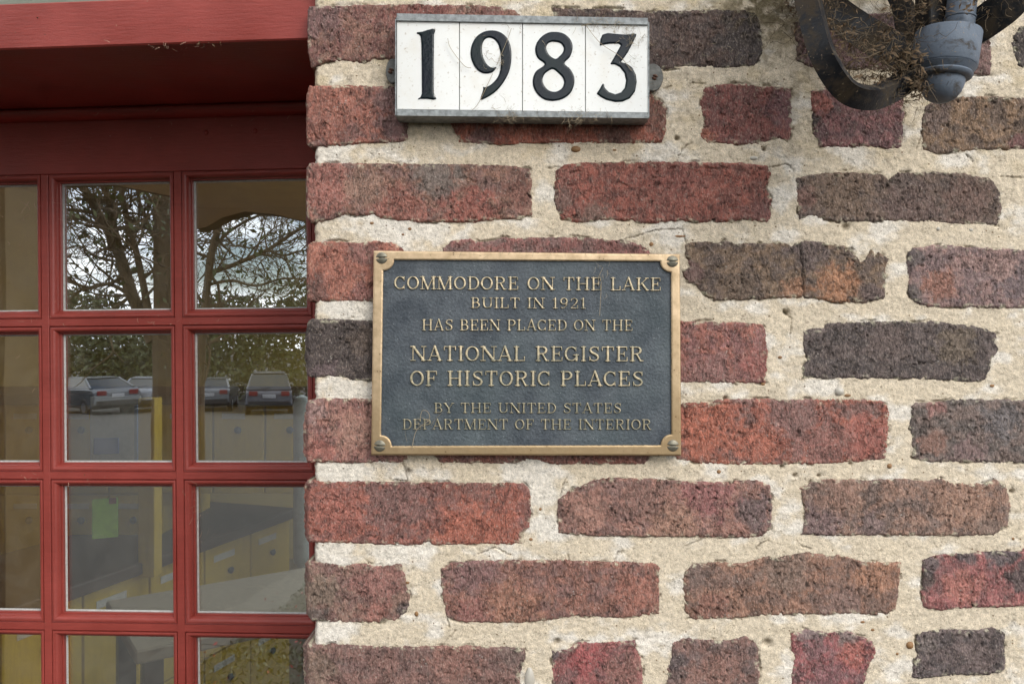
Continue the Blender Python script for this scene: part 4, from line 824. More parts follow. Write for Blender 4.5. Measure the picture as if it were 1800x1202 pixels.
def letter_mat():
    m, t, b = mat('rubbed_bronze_lettering'); v = coords(t); n = noise(t, 260, 4, .6, v); at = attr(t, 'top', 'Fac')
    hi = mixc(t, ramp(t, n, [(.38, 0.), (.64, .85)]), lin((238, 216, 178)), lin((128, 128, 110)))
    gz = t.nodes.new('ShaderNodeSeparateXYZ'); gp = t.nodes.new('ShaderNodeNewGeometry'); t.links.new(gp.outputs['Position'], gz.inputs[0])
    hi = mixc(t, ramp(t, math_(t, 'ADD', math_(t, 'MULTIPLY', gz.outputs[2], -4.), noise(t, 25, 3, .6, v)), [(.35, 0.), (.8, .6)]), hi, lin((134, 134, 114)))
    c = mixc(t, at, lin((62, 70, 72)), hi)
    t.links.new(c, b.inputs['Base Color']); b.inputs['Metallic'].default_value = .45; b.inputs['Roughness'].default_value = .45; bump(t, b, n, .3, .0004); return m
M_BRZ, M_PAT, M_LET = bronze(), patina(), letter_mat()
plq = empty('bronze_plaque', tuple(P(925, 800, YP))); tag(plq, 'bronze historic register plaque with raised lettering on dark blue field', 'plaque', kind='thing')
def child(name, me, m, parent):
    o = obj(name, me, m, parent); o.matrix_parent_inverse = Matrix.Translation(-parent.location); return o
s1 = 1.1; ax = np.arange(646, 1206, s1); ay = np.arange(432, 810, s1); AX, AY = np.meshgrid(ax, ay)
OUT = [(656.5, 440.5), (1195.5, 446.5), (1198, 801), (652, 800)]
INN = np.array([(673.5, 456.5), (1180, 459.5), (1181, 782.5), (669, 784)])
so = sdf_poly(AX, AY, OUT); si = sdf_poly(AX, AY, INN) + .55 * fbm(AX / 3.2, AY / 3.2, 5, 2)
for cx, cy in INN:
    si = np.minimum(si, np.hypot(AX - cx, AY - cy) - 19)
fr = np.minimum(so, -si)
Yf = YP + .0012 * (1 - np.clip(so / 2.6, 0, 1)) ** 2 + .0006 * (1 - np.clip(-si / 2.2, 0, 1)) ** 2
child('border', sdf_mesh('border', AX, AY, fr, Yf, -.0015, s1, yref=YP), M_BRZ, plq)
child('field', sdf_mesh('field', AX, AY, si + 3, YP + .0026 + .00022 * fbm(AX / 5, AY / 5, 6, 3), None, s1, yref=YP), M_PAT, plq)
M_SCR = simple('steel_screw', (122, 118, 104), .45, .7, .25, 300, .4, .0004)
def screw(px, py, r, ang, parent, y, name='screw', m=None):
    q = np.arange(-r - 2, r + 2.1, .55); QX, QY = np.meshgrid(px + q, py + q); sd = r - np.hypot(QX - px, QY - py)
    dl = np.abs(-(QX - px) * math.sin(ang) + (QY - py) * math.cos(ang))
    Y = y - .0016 * np.sqrt(np.clip(sd / r, 0, 1)) + .0013 * (1 - sstep(.7, 1.9, dl))
    return child(name, sdf_mesh('screw', QX, QY, sd, Y, y + .001, .55, yref=y), m or M_SCR, parent)
for (px, py, a) in ((671, 453.5, -.05), (1182, 459.5, .0), (667.5, 783.5, .1), (1183, 783, .02)): screw(px, py, 10.2, a, plq, YP - .0002)

TK, TN, SF = .185, .10, .10
def arc(cx, cy, rx, ry, a0, a1, n=16, tk=TK, tn=TN):
    o = []
    for i in range(n + 1):
        a = R(a0 + (a1 - a0) * i / n); o.append((cx + rx * math.cos(a), cy + ry * math.sin(a), tn + (tk - tn) * abs(math.cos(a)) ** 1.3))
    return o
def line(x0, y0, x1, y1, t=TK): return [(x0, y0, t), (x1, y1, t)]
def ser(x, y, h=.14): return line(x - h, y, x + h, y, SF)
B0, T1 = .045, .955
def vert(x, t=TK, top=True, bot=True, y0=B0, y1=T1):
    o = [line(x, y0, x, y1, t)]
    if top: o.append(ser(x, T1))
    if bot: o.append(ser(x, B0))
    return o
GL = {
 'C': (.84, [arc(.44, .5, .36, .45, 48, 312), line(.72, .95, .72, .7, SF), line(.72, .05, .72, .3, SF)]),
 'O': (.9, [arc(.45, .5, .36, .45, 0, 360, 28)]),
 'M': (1.12, vert(.15, TN) + vert(.95) + [line(.17, T1, .53, B0), line(.53, B0, .92, T1, TN)]),
 'D': (.88, vert(.2) + [line(.2, T1, .42, T1, SF), line(.2, B0, .42, B0, SF), arc(.42, .5, .37, .455, 90, -90)]),
 'R': (.9, vert(.2) + [line(.2, T1, .45, T1, SF), arc(.45, .73, .25, .225, 90, -90), line(.2, .5, .45, .5, SF), line(.46, .5, .7, B0, .15), ser(.76, B0, .1)]),
 'E': (.8, vert(.2) + [line(.2, T1, .7, T1, SF), line(.2, B0, .72, B0, SF), line(.2, .5, .54, .5, SF), line(.7, T1, .7, .76, SF), line(.72, B0, .72, .26, SF), line(.54, .62, .54, .38, SF)]),
 'N': (1.0, vert(.16, TN) + vert(.84, TN) + [line(.18, T1, .84, B0)]),
 'T': (.84, [line(.42, B0, .42, T1), ser(.42, B0), line(.07, T1, .77, T1, SF), line(.07, T1, .07, .74, SF), line(.77, T1, .77, .74, SF)]),
 'H': (1.0, vert(.2) + vert(.8) + [line(.2, .5, .8, .5, SF)]),
 'A': (.92, [line(.44, .98, .12, B0, TN), line(.46, .98, .78, B0), line(.22, .34, .68, .34, SF), ser(.12, B0, .12), ser(.78, B0, .13)]),
 'K': (.94, vert(.2) + [line(.78, T1, .28, .42, TN), line(.42, .56, .78, B0), ser(.78, T1, .11), ser(.8, B0, .11)]),
 'L': (.78, vert(.2) + [line(.2, B0, .7, B0, SF), line(.7, B0, .7, .3, SF)]),
 'B': (.84, vert(.2) + [line(.2, T1, .42, T1, SF), arc(.42, .735, .22, .22, 90, -90), line(.2, .51, .46, .51, SF), arc(.45, .28, .26, .235, 90, -90), line(.2, B0, .45, B0, SF)]),
 'U': (.98, [line(.2, T1, .2, .34), line(.8, T1, .8, .34, TN), ser(.2, T1), ser(.8, T1, .12), arc(.5, .34, .3, .29, 180, 360, 12)]),
 'I': (.4, vert(.2)),
 'S': (.76, [[(.64, .80, .09), (.56, .93, .10), (.38, .96, .10), (.2, .88, .13), (.15, .74, .16), (.24, .6, .18), (.42, .51, .18), (.58, .41, .18), (.65, .26, .16), (.58, .11, .13), (.4, .04, .1), (.22, .07, .1), (.13, .2, .09)], line(.65, .95, .65, .72, SF), line(.12, .05, .12, .3, SF)]),
 'P': (.82, vert(.2) + [line(.2, T1, .45, T1, SF), arc(.45, .71, .25, .245, 90, -90), line(.2, .465, .45, .465, SF)]),
 'G': (.94, [arc(.44, .5, .36, .45, 48, 318), line(.72, .95, .72, .7, SF), line(.76, .42, .76, .08), ser(.74, .42, .16)]),
 'F': (.78, vert(.2) + [line(.2, T1, .7, T1, SF), line(.2, .5, .54, .5, SF), line(.7, T1, .7, .74, SF), line(.54, .62, .54, .38, SF)]),
 'Y': (.9, [line(.12, T1, .45, .46), line(.8, T1, .45, .46, TN), line(.45, .46, .45, B0), ser(.12, T1, .13), ser(.8, T1, .11), ser(.45, B0)]),
 '1': (.56, [line(.3, B0, .3, T1), line(.3, T1, .12, .82, TN), ser(.3, B0, .17)]),
 '9': (.78, [arc(.39, .69, .25, .27, 0, 360, 20), [(.64, .7, .15), (.62, .4, .13), (.5, .15, .1), (.33, .04, .09), (.16, .1, .12)]]),
 '2': (.78, [[(.14, .74, .12), (.2, .9, .09), (.4, .96, .1), (.6, .87, .14), (.64, .7, .17), (.52, .46, .13), (.3, .24, .1), (.14, .08, .09)], line(.12, B0, .68, B0, .11), line(.68, B0, .68, .28, SF)]),
}
def put_line(txt, xa, xb, yta, yba, ytb, ybb):
    """text between px xa..xb; cap top / base at the left (yta,yba) and right (ytb,ybb) ends"""
    GAP, SP = .07, .52
    W = sum((SP if ch == ' ' else GL[ch][0] + GAP) for ch in txt) - GAP; x = 0
    for ch in txt:
        if ch == ' ': x += SP; continue
        w, strokes = GL[ch]; k = (xb - xa) / W
        f = (x + w / 2) / W; yt = yta + (ytb - yta) * f; yb = yba + (ybb - yba) * f; hh = yb - yt
        stp = .5; qx = np.arange(xa + x * k - 2, xa + (x + w) * k + 2, stp); qy = np.arange(yt - 2, yb + 2, stp); QX, QY = np.meshgrid(qx, qy)
        sd = np.full(QX.shape, -9.)
        for st in strokes:
            for (u0, v0, t0), (u1, v1, t1) in zip(st[:-1], st[1:]):
                Ax, Ay = xa + (x + u0) * k, yb - v0 * hh; Bx, By = xa + (x + u1) * k, yb - v1 * hh
                ex, ey = Bx - Ax, By - Ay; tt = np.clip(((QX - Ax) * ex + (QY - Ay) * ey) / (ex * ex + ey * ey + 1e-9), 0, 1)
                sd = np.maximum(sd, (t0 + (t1 - t0) * tt) * .5 * hh - np.hypot(QX - Ax - ex * tt, QY - Ay - ey * tt))
        sd = sd + .16 * fbm(QX / 2.2, QY / 2.2, 9, 2)
        Y = YP + .0026 - .0004 - .0013 * np.clip((sd + .1) / 1.1, 0, 1)
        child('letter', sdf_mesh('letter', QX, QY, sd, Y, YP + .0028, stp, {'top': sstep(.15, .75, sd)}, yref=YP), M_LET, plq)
        x += w + GAP
put_line('COMMODORE ON THE LAKE', 692, 1163, 485, 508.5, 488, 511)
put_line('BUILT IN 1921', 827, 1031, 522.5, 541.5, 523.5, 542.5)
put_line('HAS BEEN PLACED ON THE', 741, 1113, 561, 581, 562, 581.5)
put_line('NATIONAL REGISTER', 721, 1132, 608, 634.5, 609, 635.5)
put_line('OF HISTORIC PLACES', 720, 1132, 651.5, 678.5, 652.5, 679)
put_line('BY THE UNITED STATES', 762, 1093, 708, 726, 708.5, 726.5)
put_line('DEPARTMENT OF THE INTERIOR', 706.5, 1146, 736.5, 755, 737, 755.5)

# ------------------------------------------------------------------ 1983 tile sign
YT = -.0235
sign = empty('house_number_sign', tuple(P(918, 205, YT))); tag(sign, 'white ceramic number tiles reading 1983 in a galvanised metal frame', 'sign', kind='thing')
M_GALV = simple('galvanised_steel', (136, 140, 140), .6, .35, .42, 190, .6, .0009)
M_EAR = simple('grimy_steel', (104, 104, 100), .7, .3, .4, 190, .6, .0009)
M_RUST = simple('rusty_screw', (92, 66, 52), .8, .3, .3, 300, .5, .0006)
def tile_mat():
    m, t, b = mat('white_glaze'); v = coords(t); n = noise(t, 40, 5, .6, v); n2 = noise(t, 330, 4, .6, v)
    c = mixc(t, ramp(t, n, [(.5, 0.), (.8, .5)]), lin((230, 231, 227)), lin((214, 207, 190)))
    c = mixc(t, ramp(t, n2, [(.62, 0.), (.72, .6)]), c, lin((150, 128, 96)))
    t.links.new(c, b.inputs['Base Color']); b.inputs['Roughness'].default_value = .14; bump(t, b, n, .1, .0006); return m
M_TILE = tile_mat(); 
def digit_mat():
    m, t, b = mat('navy_raised_glaze'); v = coords(t); n = noise(t, 30, 4, .6, v); n2 = noise(t, 420, 3, .6, v)
    c = mixc(t, ramp(t, n, [(.4, 0.), (.7, 1.)]), lin((12, 20, 30)), lin((10, 30, 28)))
    t.links.new(c, b.inputs['Base Color']); b.inputs['Roughness'].default_value = .2; b.inputs['Specular IOR Level'].default_value = .3; bump(t, b, n2, .4, .0006); return m
M_DIG = digit_mat()
def prism(name, quad, yf, yb, m, parent, bev=.0006):
    f = [P(a, b, yf) for a, b in quad]; c = sum(f, Vector()) / len(f)
    V = []; 
    for q in f: V.append(q + (c - q).normalized() * bev)
    for q in f: V.append(Vector((q.x, yf + bev, q.z)))
    for q in f: V.append(Vector((q.x, yb, q.z)))
    n = len(f); F = [tuple(range(n)), tuple(range(2 * n, 3 * n))[::-1]]
    for r_ in (0, n):
        for k in range(n): F.append((r_ + k, r_ + (k + 1) % n, r_ + n + (k + 1) % n, r_ + n + k))
    mb = MB(); mb.add(V, F); o = mb.build(name, m, parent)
    o.matrix_parent_inverse = Matrix.Translation(-parent.location) if not parent.parent else Matrix.Identity(4)
    return o
def yl(y0, y1, x): return y0 + (y1 - y0) * (x - 697) / 442
DIG = {
 '1': ([(288,178),(318,175),(345,166),(372,159),(388,162),(388,172),(382,190),(380,350),(380,500),(384,525),(396,541),(380,546),(345,541),(308,541),(294,545),(294,540),(308,531),(315,512),(314,350),(312,235),(308,200),(300,189),(288,187)], []),
 '9': ([(637,545),(700,515),(750,466),(790,395),(804,320),(798,250),(776,205),(742,178),(700,168),(655,175),(615,200),(590,240),(580,290),(588,335),(610,375),(640,398),(672,403),(703,394),(722,368),(700,371),(680,362),(660,338),(646,300),(643,258),(651,228),(668,211),(690,208),(714,220),(734,250),(745,300),(746,350),(738,400),(720,435),(690,464),(664,477),(649,476),(650,492)], []),
 '8': ([(1035,176),(1080,182),(1115,205),(1135,240),(1136,275),(1122,313),(1093,347),(1125,380),(1145,420),(1145,465),(1125,510),(1085,540),(1035,552),(985,545),(945,515),(922,470),(922,425),(940,388),(985,353),(948,320),(933,280),(940,240),(965,205),(1000,182)],
        [[(1040,230),(1070,237),(1088,260),(1085,285),(1067,307),(1045,323),(1018,310),(1000,287),(993,260),(1003,240),(1020,231)], [(1031,379),(1060,400),(1084,427),(1090,455),(1077,485),(1045,502),(1010,496),(985,472),(973,440),(983,408),(1005,389)]]),
 '3': ([(1285,252),(1289,215),(1300,191),(1330,182),(1370,187),(1425,191),(1485,186),(1484,198),(1440,285),(1415,322),(1398,341),(1430,348),(1462,370),(1482,410),(1487,450),(1478,500),(1450,538),(1410,556),(1370,558),(1320,546),(1290,530),(1268,512),(1284,488),(1300,459),(1308,459),(1312,480),(1335,504),(1370,516),(1402,505),(1422,480),(1429,440),(1420,400),(1395,367),(1367,353),(1342,352),(1365,312),(1400,249),(1390,240),(1345,240),(1310,245)], []),
}
back = prism('backing_plate', [(696, 30), (1140, 37), (1140, 204), (696, 199)], YT + .004, -.002, M_GALV, sign)
for k, dg in enumerate('1983'):
    xa = 697 + 110.7 * k + .5; xb = 697 + 110.7 * (k + 1) - .6
    tl = prism('number_tile', [(xa, yl(36, 43, xa)), (xb, yl(36, 43, xb)), (xb, yl(192.5, 198.5, xb)), (xa, yl(192.5, 198.5, xa))], YT, YT + .0038, M_TILE, sign, .0005)
    outer, holes_ = DIG[dg]
    to = lambda pts: np.array([(640 + a / 3.103, b / 3.103) for a, b in pts])
    o_ = to(outer)
    if dg in '89': po = catmull(o_, 4)
    else: po = o_
    x_, y_ = po[:, 0], po[:, 1]; stp = .6
    QX, QY = np.meshgrid(np.arange(x_.min() - 3, x_.max() + 3, stp), np.arange(y_.min() - 3, y_.max() + 3, stp))
    sd = sdf_poly(QX, QY, po)
    if dg in '13':    # soften polygon corners
        for _ in range(2): sd = (sd + np.roll(sd, 1, 0) + np.roll(sd, -1, 0) + np.roll(sd, 1, 1) + np.roll(sd, -1, 1)) / 5
    for hh in holes_: sd = np.minimum(sd, -sdf_poly(QX, QY, catmull(to(hh), 4)))
    Y = YT - .00035 - .0008 * np.sqrt(np.clip(sd / 2.6, 0, 1))
    dme = sdf_mesh('digit', QX, QY, sd, Y, YT + .0003, stp, yref=YT)
    d_ = obj('digit', dme, M_DIG, tl); d_.matrix_parent_inverse = (Matrix.Translation(sign.location) @ tl.matrix_parent_inverse).inverted() if False else Matrix.Identity(4)
prism('frame_rail', [(697, 24), (1139, 32), (1139, 43.6), (880, 39.5), (697, 36.2)], YT - .0022, -.002, M_GALV, sign)
prism('frame_rail', [(697, 192.7), (1139, 198.3), (1139.5, 208), (697, 203.5)], YT - .0022, -.002, M_GALV, sign)
prism('frame_end', [(694.5, 34), (696.6, 34), (696.6, 203), (694.5, 203)], YT - .001, -.002, M_GALV, sign, .0002)
prism('frame_end', [(1139.3, 40), (1141.4, 40), (1141.4, 207), (1139.3, 207)], YT - .001, -.002, M_GALV, sign, .0002)
for (px, py, s_) in ((690, 125, 1), (1150, 136, -1)):
    q = [(px + 12 * math.cos(a) * (1.0), py + 24 * math.sin(a) * .9) for a in np.linspace(0, 2 * math.pi, 20, endpoint=False)] if s_ > 0 else [(px - 2 + 18 * math.cos(a), py + 27 * math.sin(a) * .9) for a in np.linspace(0, 2 * math.pi, 20, endpoint=False)]
    e_ = prism('mounting_ear', q, -.006, -.002, M_EAR, sign)
    screw(px - 3 if s_ > 0 else px + 1, py, 5.2, .4, sign, -.0062, 'screw', M_RUST)

# ------------------------------------------------------------------ black wall lantern
def enamel(name, c, dirt):
    m, t, b = mat(name); v = coords(t); n = noise(t, 55, 7, .65, v, .5); n2 = noise(t, 380, 4, .65, v)
    cc = mixc(t, ramp(t, n, [(.5 - dirt, 0.), (.62 - dirt * .6, .8)]), lin(c), lin((62, 52, 38)))
    cc = mixc(t, ramp(t, n2, [(.62, 0.), (.72, .7)]), cc, lin((150, 132, 106)))
    t.links.new(cc, b.inputs['Base Color']); t.links.new(ramp(t, n, [(.4, .42), (.65, .85)]), b.inputs['Roughness']); bump(t, b, n2, .4, .0008); b.inputs['Specular IOR Level'].default_value = .3; return m
M_BLK = enamel('black_enamel', (15, 17, 21), .03); M_BLKL = enamel('weathered_grey_enamel', (100, 110, 122), -.06)
lan = empty('wall_lantern', tuple(P(1650, 140, -.12))); tag(lan, 'black iron wall lantern base with curled straps and rounded finial', 'lantern', kind='thing')
def cb(mb, name, m): 
    o = mb.build(name, m, lan); o.matrix_parent_inverse = Matrix.Translation(-lan.location); return o
def ribbon(pts, w, th, wdir, n=6, wend=None, roll_=None):
    """flat strap along pts; w wide along wdir, th thick"""
    c = [Vector(q) for q in catmull([tuple(p_) for p_ in pts], n, False)]; wd_ = Vector(wdir).normalized(); mb = MB(); V = []; F = []
    for i, p_ in enumerate(c):
        t_ = (c[min(i + 1, len(c) - 1)] - c[max(i - 1, 0)]).normalized(); a_ = (wd_ - t_ * wd_.dot(t_)).normalized(); b_ = t_.cross(a_)
        if roll_ is not None:
            b0_ = Vector((0, -1, 0)); b0_ = (b0_ - t_ * b0_.dot(t_)).normalized(); a0_ = t_.cross(b0_); a_ = a0_ * math.cos(roll_) + b0_ * math.sin(roll_); b_ = t_.cross(a_)
        ww = w if wend is None else w + (wend - w) * i / (len(c) - 1)
        for su, sv in ((-1, -1), (1, -1), (1, 1), (-1, 1)): V.append(p_ + a_ * su * ww / 2 + b_ * sv * th / 2)
    for i in range(len(c) - 1):
        for k in range(4): F.append((i * 4 + k, i * 4 + (k + 1) % 4, i * 4 + 4 + (k + 1) % 4, i * 4 + 4 + k))
    F += [(0, 1, 2, 3), tuple(len(V) - 4 + k for k in range(4))]
    return mb.add(V, F, True)
hub = P(1652, 95, -.13)
cb(ribbon([P(1600, 138, -.135), P(1566, 160, -.15), P(1528, 172, -.165), P(1486, 158, -.175), P(1450, 105, -.178), P(1432, 50, -.172), P(1418, -10, -.165), P(1400, -90, -.15)], .0150, .012, (.35, 1, .25), 6, .0165, R(38)), 'strap', M_BLK)
cb(ribbon([P(1610, 106, -.13), P(1570, 86, -.11), P(1520, 58, -.085), P(1470, 22, -.06), P(1430, -20, -.045), P(1400, -70, -.04)], .026, .0035, (.1, .35, 1)), 'strap', M_BLK)
cb(ribbon([P(1700, 60, -.13), P(1730, 40, -.14), P(1765, 14, -.15), P(1800, -22, -.155), P(1830, -90, -.15)], .026, .0035, (.1, -.5, 1)), 'strap', M_BLK)
cb(ribbon([P(1625, 80, -.12), P(1600, 60, -.10), P(1590, 20, -.085), P(1570, -30, -.07), P(1560, -90, -.06)], .022, .0035, (1, .3, .1)), 'strap', M_BLK)
mb = MB(); a_ = P(1642, 10, -.115); mb.box((a_.x - .010, a_.y - .012, P(0, 62, -.12).z), (a_.x + .010, a_.y + .012, P(0, -160, -.12).z), .001); cb(mb, 'upright_bar', M_BLK)
axd = Vector((.12, 0.0, 1)).normalized(); bse = P(1652, 181, -.135)
k_ = S * (D - .135) / D
mb = MB(); mb.lathe(bse, [(.001, 0), (14 * k_, 2.5 * k_), (25 * k_, 9 * k_), (32 * k_, 20 * k_), (35.5 * k_, 33 * k_), (36 * k_, 41 * k_)], 40, axd); cb(mb, 'finial_ball', M_BLKL)
mb = MB(); mb.lathe(bse + axd * 41.2 * k_, [(41 * k_, 0), (45.5 * k_, 3 * k_), (47 * k_, 7 * k_), (45 * k_, 10 * k_), (46 * k_, 11 * k_), (50 * k_, 17 * k_), (52 * k_, 19.5 * k_), (50 * k_, 21 * k_)], 40, axd); cb(mb, 'collar', M_BLKL)
mb = MB(); mb.lathe(bse + axd * 62.5 * k_, [(51 * k_, 0), (52.5 * k_, 2 * k_), (54 * k_, 58 * k_), (53 * k_, 60 * k_), (40 * k_, 60.5 * k_)], 40, axd); cb(mb, 'socket_cup', M_BLKL)
mb = MB(); mb.lathe(bse + axd * 123.2 * k_ + Vector((.008, 0, 0)), [(24 * k_, 0), (24.5 * k_, 24 * k_), (26 * k_, 25 * k_), (26 * k_, 27 * k_), (24 * k_, 28 * k_), (24 * k_, 130 * k_)], 32, axd); cb(mb, 'stem', M_BLKL)
# lantern body above the frame of the picture
zb = P(0, -60, -.12).z + .05; cx_, cy_ = P(1640, 0, -.12).x, -.12
for (sx, sy) in ((-1, -1), (1, -1), (1, 1), (-1, 1)):
    mb = MB(); mb.tube([(cx_ + sx * .06, cy_ + sy * .06, zb), (cx_ + sx * .085, cy_ + sy * .085, zb + .22)], .005, 6); cb(mb, 'cage_bar', M_BLK)
mb = MB(); mb.box((cx_ - .075, cy_ - .075, zb - .012), (cx_ + .075, cy_ + .075, zb), .002); cb(mb, 'base_plate', M_BLK)
mb = MB(); mb.lathe((cx_, cy_, zb + .22), [(.13, 0), (.132, .006), (.09, .05), (.05, .08), (.02, .10), (.014, .12), (.004, .125)], 4); cb(mb, 'cap', M_BLK)
mb = MB(); mb.lathe((cx_, cy_, zb + .001), [(.045, 0), (.062, .216)], 4); cb(mb, 'glass_shade', simple('frosted_glass', (200, 198, 186), .3))
mb = MB(); mb.tube([(cx_, cy_ + .06, zb + .1), (cx_, -.02, zb + .14), (cx_, 0.004, zb + .14)], .008, 8); mb.box((cx_ - .04, -.012, zb + .06), (cx_ + .04, -.002, zb + .22), .002); cb(mb, 'wall_bracket', M_BLK)

# ------------------------------------------------------------------ dead leaf litter, cobweb and pebbles
def fibres(name, specs, m, seed, rad=(.00012, .00035)):
    r = random.Random(seed); mb = MB()
    for (c, n, spread, ln) in specs:
        c = Vector(c)
        for _ in range(n):
            p_ = c + Vector((r.gauss(0, spread[0]), r.gauss(0, spread[1]), r.gauss(0, spread[2]))); d_ = Vector((r.gauss(0, 1), r.gauss(0, .5), r.gauss(0, 1))).normalized(); k = r.randint(3, 6); pts = [p_]
            for i in range(k):
                d_ = (d_ + Vector((r.gauss(0, .45), r.gauss(0, .3), r.gauss(0, .45)))).normalized(); p_ = p_ + d_ * ln * r.uniform(.4, 1.2) / k; pts.append(p_)
            rr = r.uniform(*rad); mb.tube(pts, [rr * (1 - .6 * i / k) for i in range(k + 1)], 3, False)
    o = mb.build(name, m); o['kind'] = 'stuff'; return o
def flakes(name, specs, m, seed):
    r = random.Random(seed); mb = MB()
    for (c, n, spread, sz) in specs:
        for _ in range(n):
            p_ = Vector(c) + Vector([r.gauss(0, s_) for s_ in spread]); a_ = Vector([r.gauss(0, 1) for _ in range(3)]).normalized(); b_ = a_.orthogonal().normalized(); s_ = sz * r.uniform(.3, 1.1); c_ = a_.cross(b_)
            V = [p_ - a_ * s_, p_ - b_ * s_ * .45 + c_ * s_ * .2, p_ + a_ * s_ * .9, p_ + b_ * s_ * .5 + c_ * s_ * .15, p_ + c_ * s_ * .3]; mb.add(V, [(0, 1, 4), (1, 2, 4), (2, 3, 4), (3, 0, 4)])
    o = mb.build(name, m); o['kind'] = 'stuff'; return o
M_FIB = simple('dry_fibre', (96, 82, 62), .9, 0, .5, 200, 0); M_WEB = simple('dusty_cobweb', (150, 136, 112), .9, 0, .2, 200, 0); M_FLK = simple('dead_leaf', (84, 66, 44), .85, 0, .6, 150, 0)
LS = [(P(1440, 20, -.15), 60, (.012, .02, .012), .03), (P(1480, 60, -.14), 60, (.014, .015, .01), .03), (P(1530, 95, -.14), 90, (.018, .015, .010), .028), (P(1570, 60, -.13), 80, (.012, .012, .018), .03), (P(1590, 120, -.14), 120, (.010, .012, .012), .024),
      (P(1560, 150, -.15), 90, (.014, .008, .006), .02), (P(1610, 150, -.145), 60, (.006, .008, .008), .018), (P(1395, 10, -.03), 80, (.014, .012, .010), .03), (P(1620, 15, -.14), 60, (.014, .01, .012), .025), (P(1700, 15, -.15), 40, (.02, .01, .006), .02), (P(1540, 120, -.05), 50, (.015, .02, .008), .03)]
fibres('lantern_litter_fibres', [(c, int(n * .75), s_, l) for c, n, s_, l in LS], M_FIB, 4)
flakes('lantern_leaf_litter', [(c, int(n * .9), tuple(x * .7 for x in s_), .0042) for c, n, s_, l in LS], M_FLK, 6)
fibres('wall_cobwebs', [(P(1130, 62, -.026), 14, (.004, .001, .006), .012), (P(1060, 38, -.027), 22, (.012, .001, .002), .012), (P(1100, 60, -.026), 10, (.006, .001, .004), .012), (P(900, 62, -.026), 8, (.014, .001, .006), .014), (P(860, 100, -.026), 10, (.002, .001, .006), .012),
    (P(1120, 105, -.026), 12, (.004, .001, .004), .01), (P(915, 205, -.026), 26, (.012, .002, .002), .010), (P(1030, 204, -.026), 36, (.018, .002, .003), .010), (P(875, 185, -.026), 8, (.01, .001, .003), .012), (P(1010, 45, -.026), 12, (.02, .001, .002), .01),
    (P(1110, 66, -.026), 40, (.003, .001, .004), .006), (P(1080, 48, -.026), 50, (.008, .001, .003), .006), (P(895, 205, -.026), 60, (.004, .002, .003), .008), (P(1010, 206, -.026), 80, (.008, .002, .003), .008), (P(880, 110, -.026), 24, (.0015, .001, .004), .005), (P(930, 446, YP - .001), 60, (.07, .001, .002), .008), (P(1060, 478, YP), 10, (.004, .001, .008), .01), (P(745, 762, YP), 6, (.008, .001, .012), .02), (P(1340, 10, -.004), 160, (.018, .004, .007), .012), (P(1380, 60, -.004), 60, (.012, .004, .016), .012), (P(1150, 165, -.006), 30, (.005, .004, .010), .012),
    (P(1370, 140, -.004), 50, (.02, .003, .006), .014), (P(1250, 95, -.003), 26, (.03, .002, .008), .01), (P(90, 560, .2), 1, (.001, .001, .001), .01)], M_WEB, 9, (.00008, .00022))
for nm, c_ in (('fibre_strand', 0),):
    mb = MB()
    for pts in ([(866, 130), (842, 180), (830, 194)], [(873, 115), (890, 75), (899, 50)], [(787, 68), (792, 85), (815, 115), (828, 120)], [(1030, 45), (1045, 65), (1060, 80), (1090, 100), (1110, 125)], [(1040, 42), (1022, 46)], [(738, 740), (742, 722), (752, 724), (754, 738), (732, 756), (724, 790)], [(1057, 495), (1056, 520), (1054, 555)], [(1060, 470), (1052, 490), (1057, 505)]):
        mb.tube([P(a, b, -.027 if b < 250 else YP - .0012) for a, b in catmull(pts, 5, False)], .00028, 4)
    o = mb.build('cobweb_strands', M_WEB); o['kind'] = 'stuff'
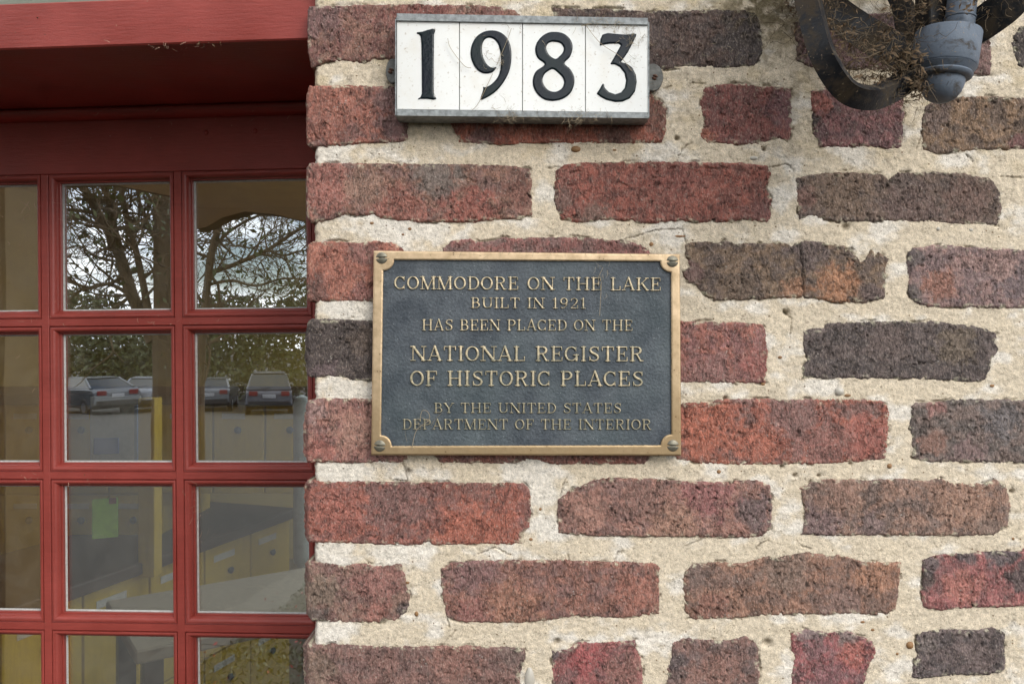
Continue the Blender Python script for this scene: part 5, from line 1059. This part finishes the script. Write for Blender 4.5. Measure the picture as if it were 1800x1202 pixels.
# webs on the door
loc = lambda u, y, z: Mw @ Vector((u, y, z))
fibres('door_cobwebs', [(loc(-.33, .004, .17), 10, (.02, .004, .02), .02), (loc(-.40, .003, .08), 14, (.03, .004, .10), .012), (loc(-.1, .004, .026), 26, (.1, .003, .003), .008), (loc(-.3, .003, .026), 26, (.1, .003, .003), .008), (loc(-.15, .003, -.2), 16, (.006, .004, .02), .014), (loc(-.2, -.19, .31), 14, (.15, .002, .012), .01), (loc(-.06, -.2, .2935), 24, (.03, .006, .001), .008), (loc(-.25, .002, -.17), 20, (.15, .003, .003), .008), (loc(-.2, -.02, .28), 12, (.12, .004, .01), .008)], simple('pale_web', (190, 160, 138), .9, 0, .2, 200, 0), 12, (.0001, .00026))
flakes('door_specks', [(loc(-.2, .001, .026), 14, (.13, .002, .004), .0014), (loc(-.2, .001, -.17), 12, (.13, .002, .004), .0013), (loc(-.2, -.207, .315), 10, (.13, .001, .012), .0016), (loc(-.03, -.206, .293), 6, (.012, .001, .001), .003), (loc(-.18, .002, -.36), 10, (.13, .002, .003), .0014)], M_FLK, 14)
# small stones in the mortar
def stones(name, L_, m):
    mb = MB()
    for (px, py, rx, ry) in L_:
        c = P(px, py, 0); rx *= S; ry *= S; V = []; F = []
        for i in range(1, 6):
            a = math.pi / 2 * i / 6
            for k in range(10): V.append((c.x + rx * math.cos(a) * math.cos(k * .628) * (1 + .08 * math.sin(k * 2.3 + px)), .0015 - min(rx, ry) * .8 * math.sin(a), c.z + ry * math.cos(a) * math.sin(k * .628)))
        V.append((c.x, .0015 - min(rx, ry) * .85, c.z))
        for i in range(4):
            for k in range(10): F.append((i * 10 + k, i * 10 + (k + 1) % 10, i * 10 + 10 + (k + 1) % 10, i * 10 + 10 + k))
        for k in range(10): F.append((40 + k, 40 + (k + 1) % 10, 50))
        mb.add(V, F, True)
    o = mb.build(name, m, wall); o['kind'] = 'stuff'
stones('pale_pebbles', [(931, 1195, 9, 24), (1476, 688, 9, 8), (1009, 259, 3, 3), (1325, 278, 8, 4), (1650, 402, 4, 4), (1708, 404, 4, 3)], simple('quartz_pebble', (176, 170, 158), .35, 0, .1, 100, .2, .0005))
stones('brown_pebbles', [(1012, 262, 9, 6), (1080, 264, 5, 3), (1490, 695, 7, 3), (1564, 819, 5, 5), (1342, 675, 4, 3), (720, 402, 4, 3), (708, 412, 3, 2), (653, 392, 4, 3), (1195, 415, 11, 2.5), (1264, 829, 4, 4), (933, 948, 4, 3), (732, 1079, 4, 5), (1600, 1134, 7, 7), (1578, 1149, 3, 3), (716, 1024, 4, 3), (1535, 1107, 4, 3), (1517, 1093, 5, 3), (1745, 678, 5, 3), (1145, 429, 4, 4), (950, 895, 3, 3), (1782, 947, 3, 3), (1372, 628, 4, 3)], simple('brown_pebble', (132, 98, 62), .6, 0, .3, 60, .3, .0005))
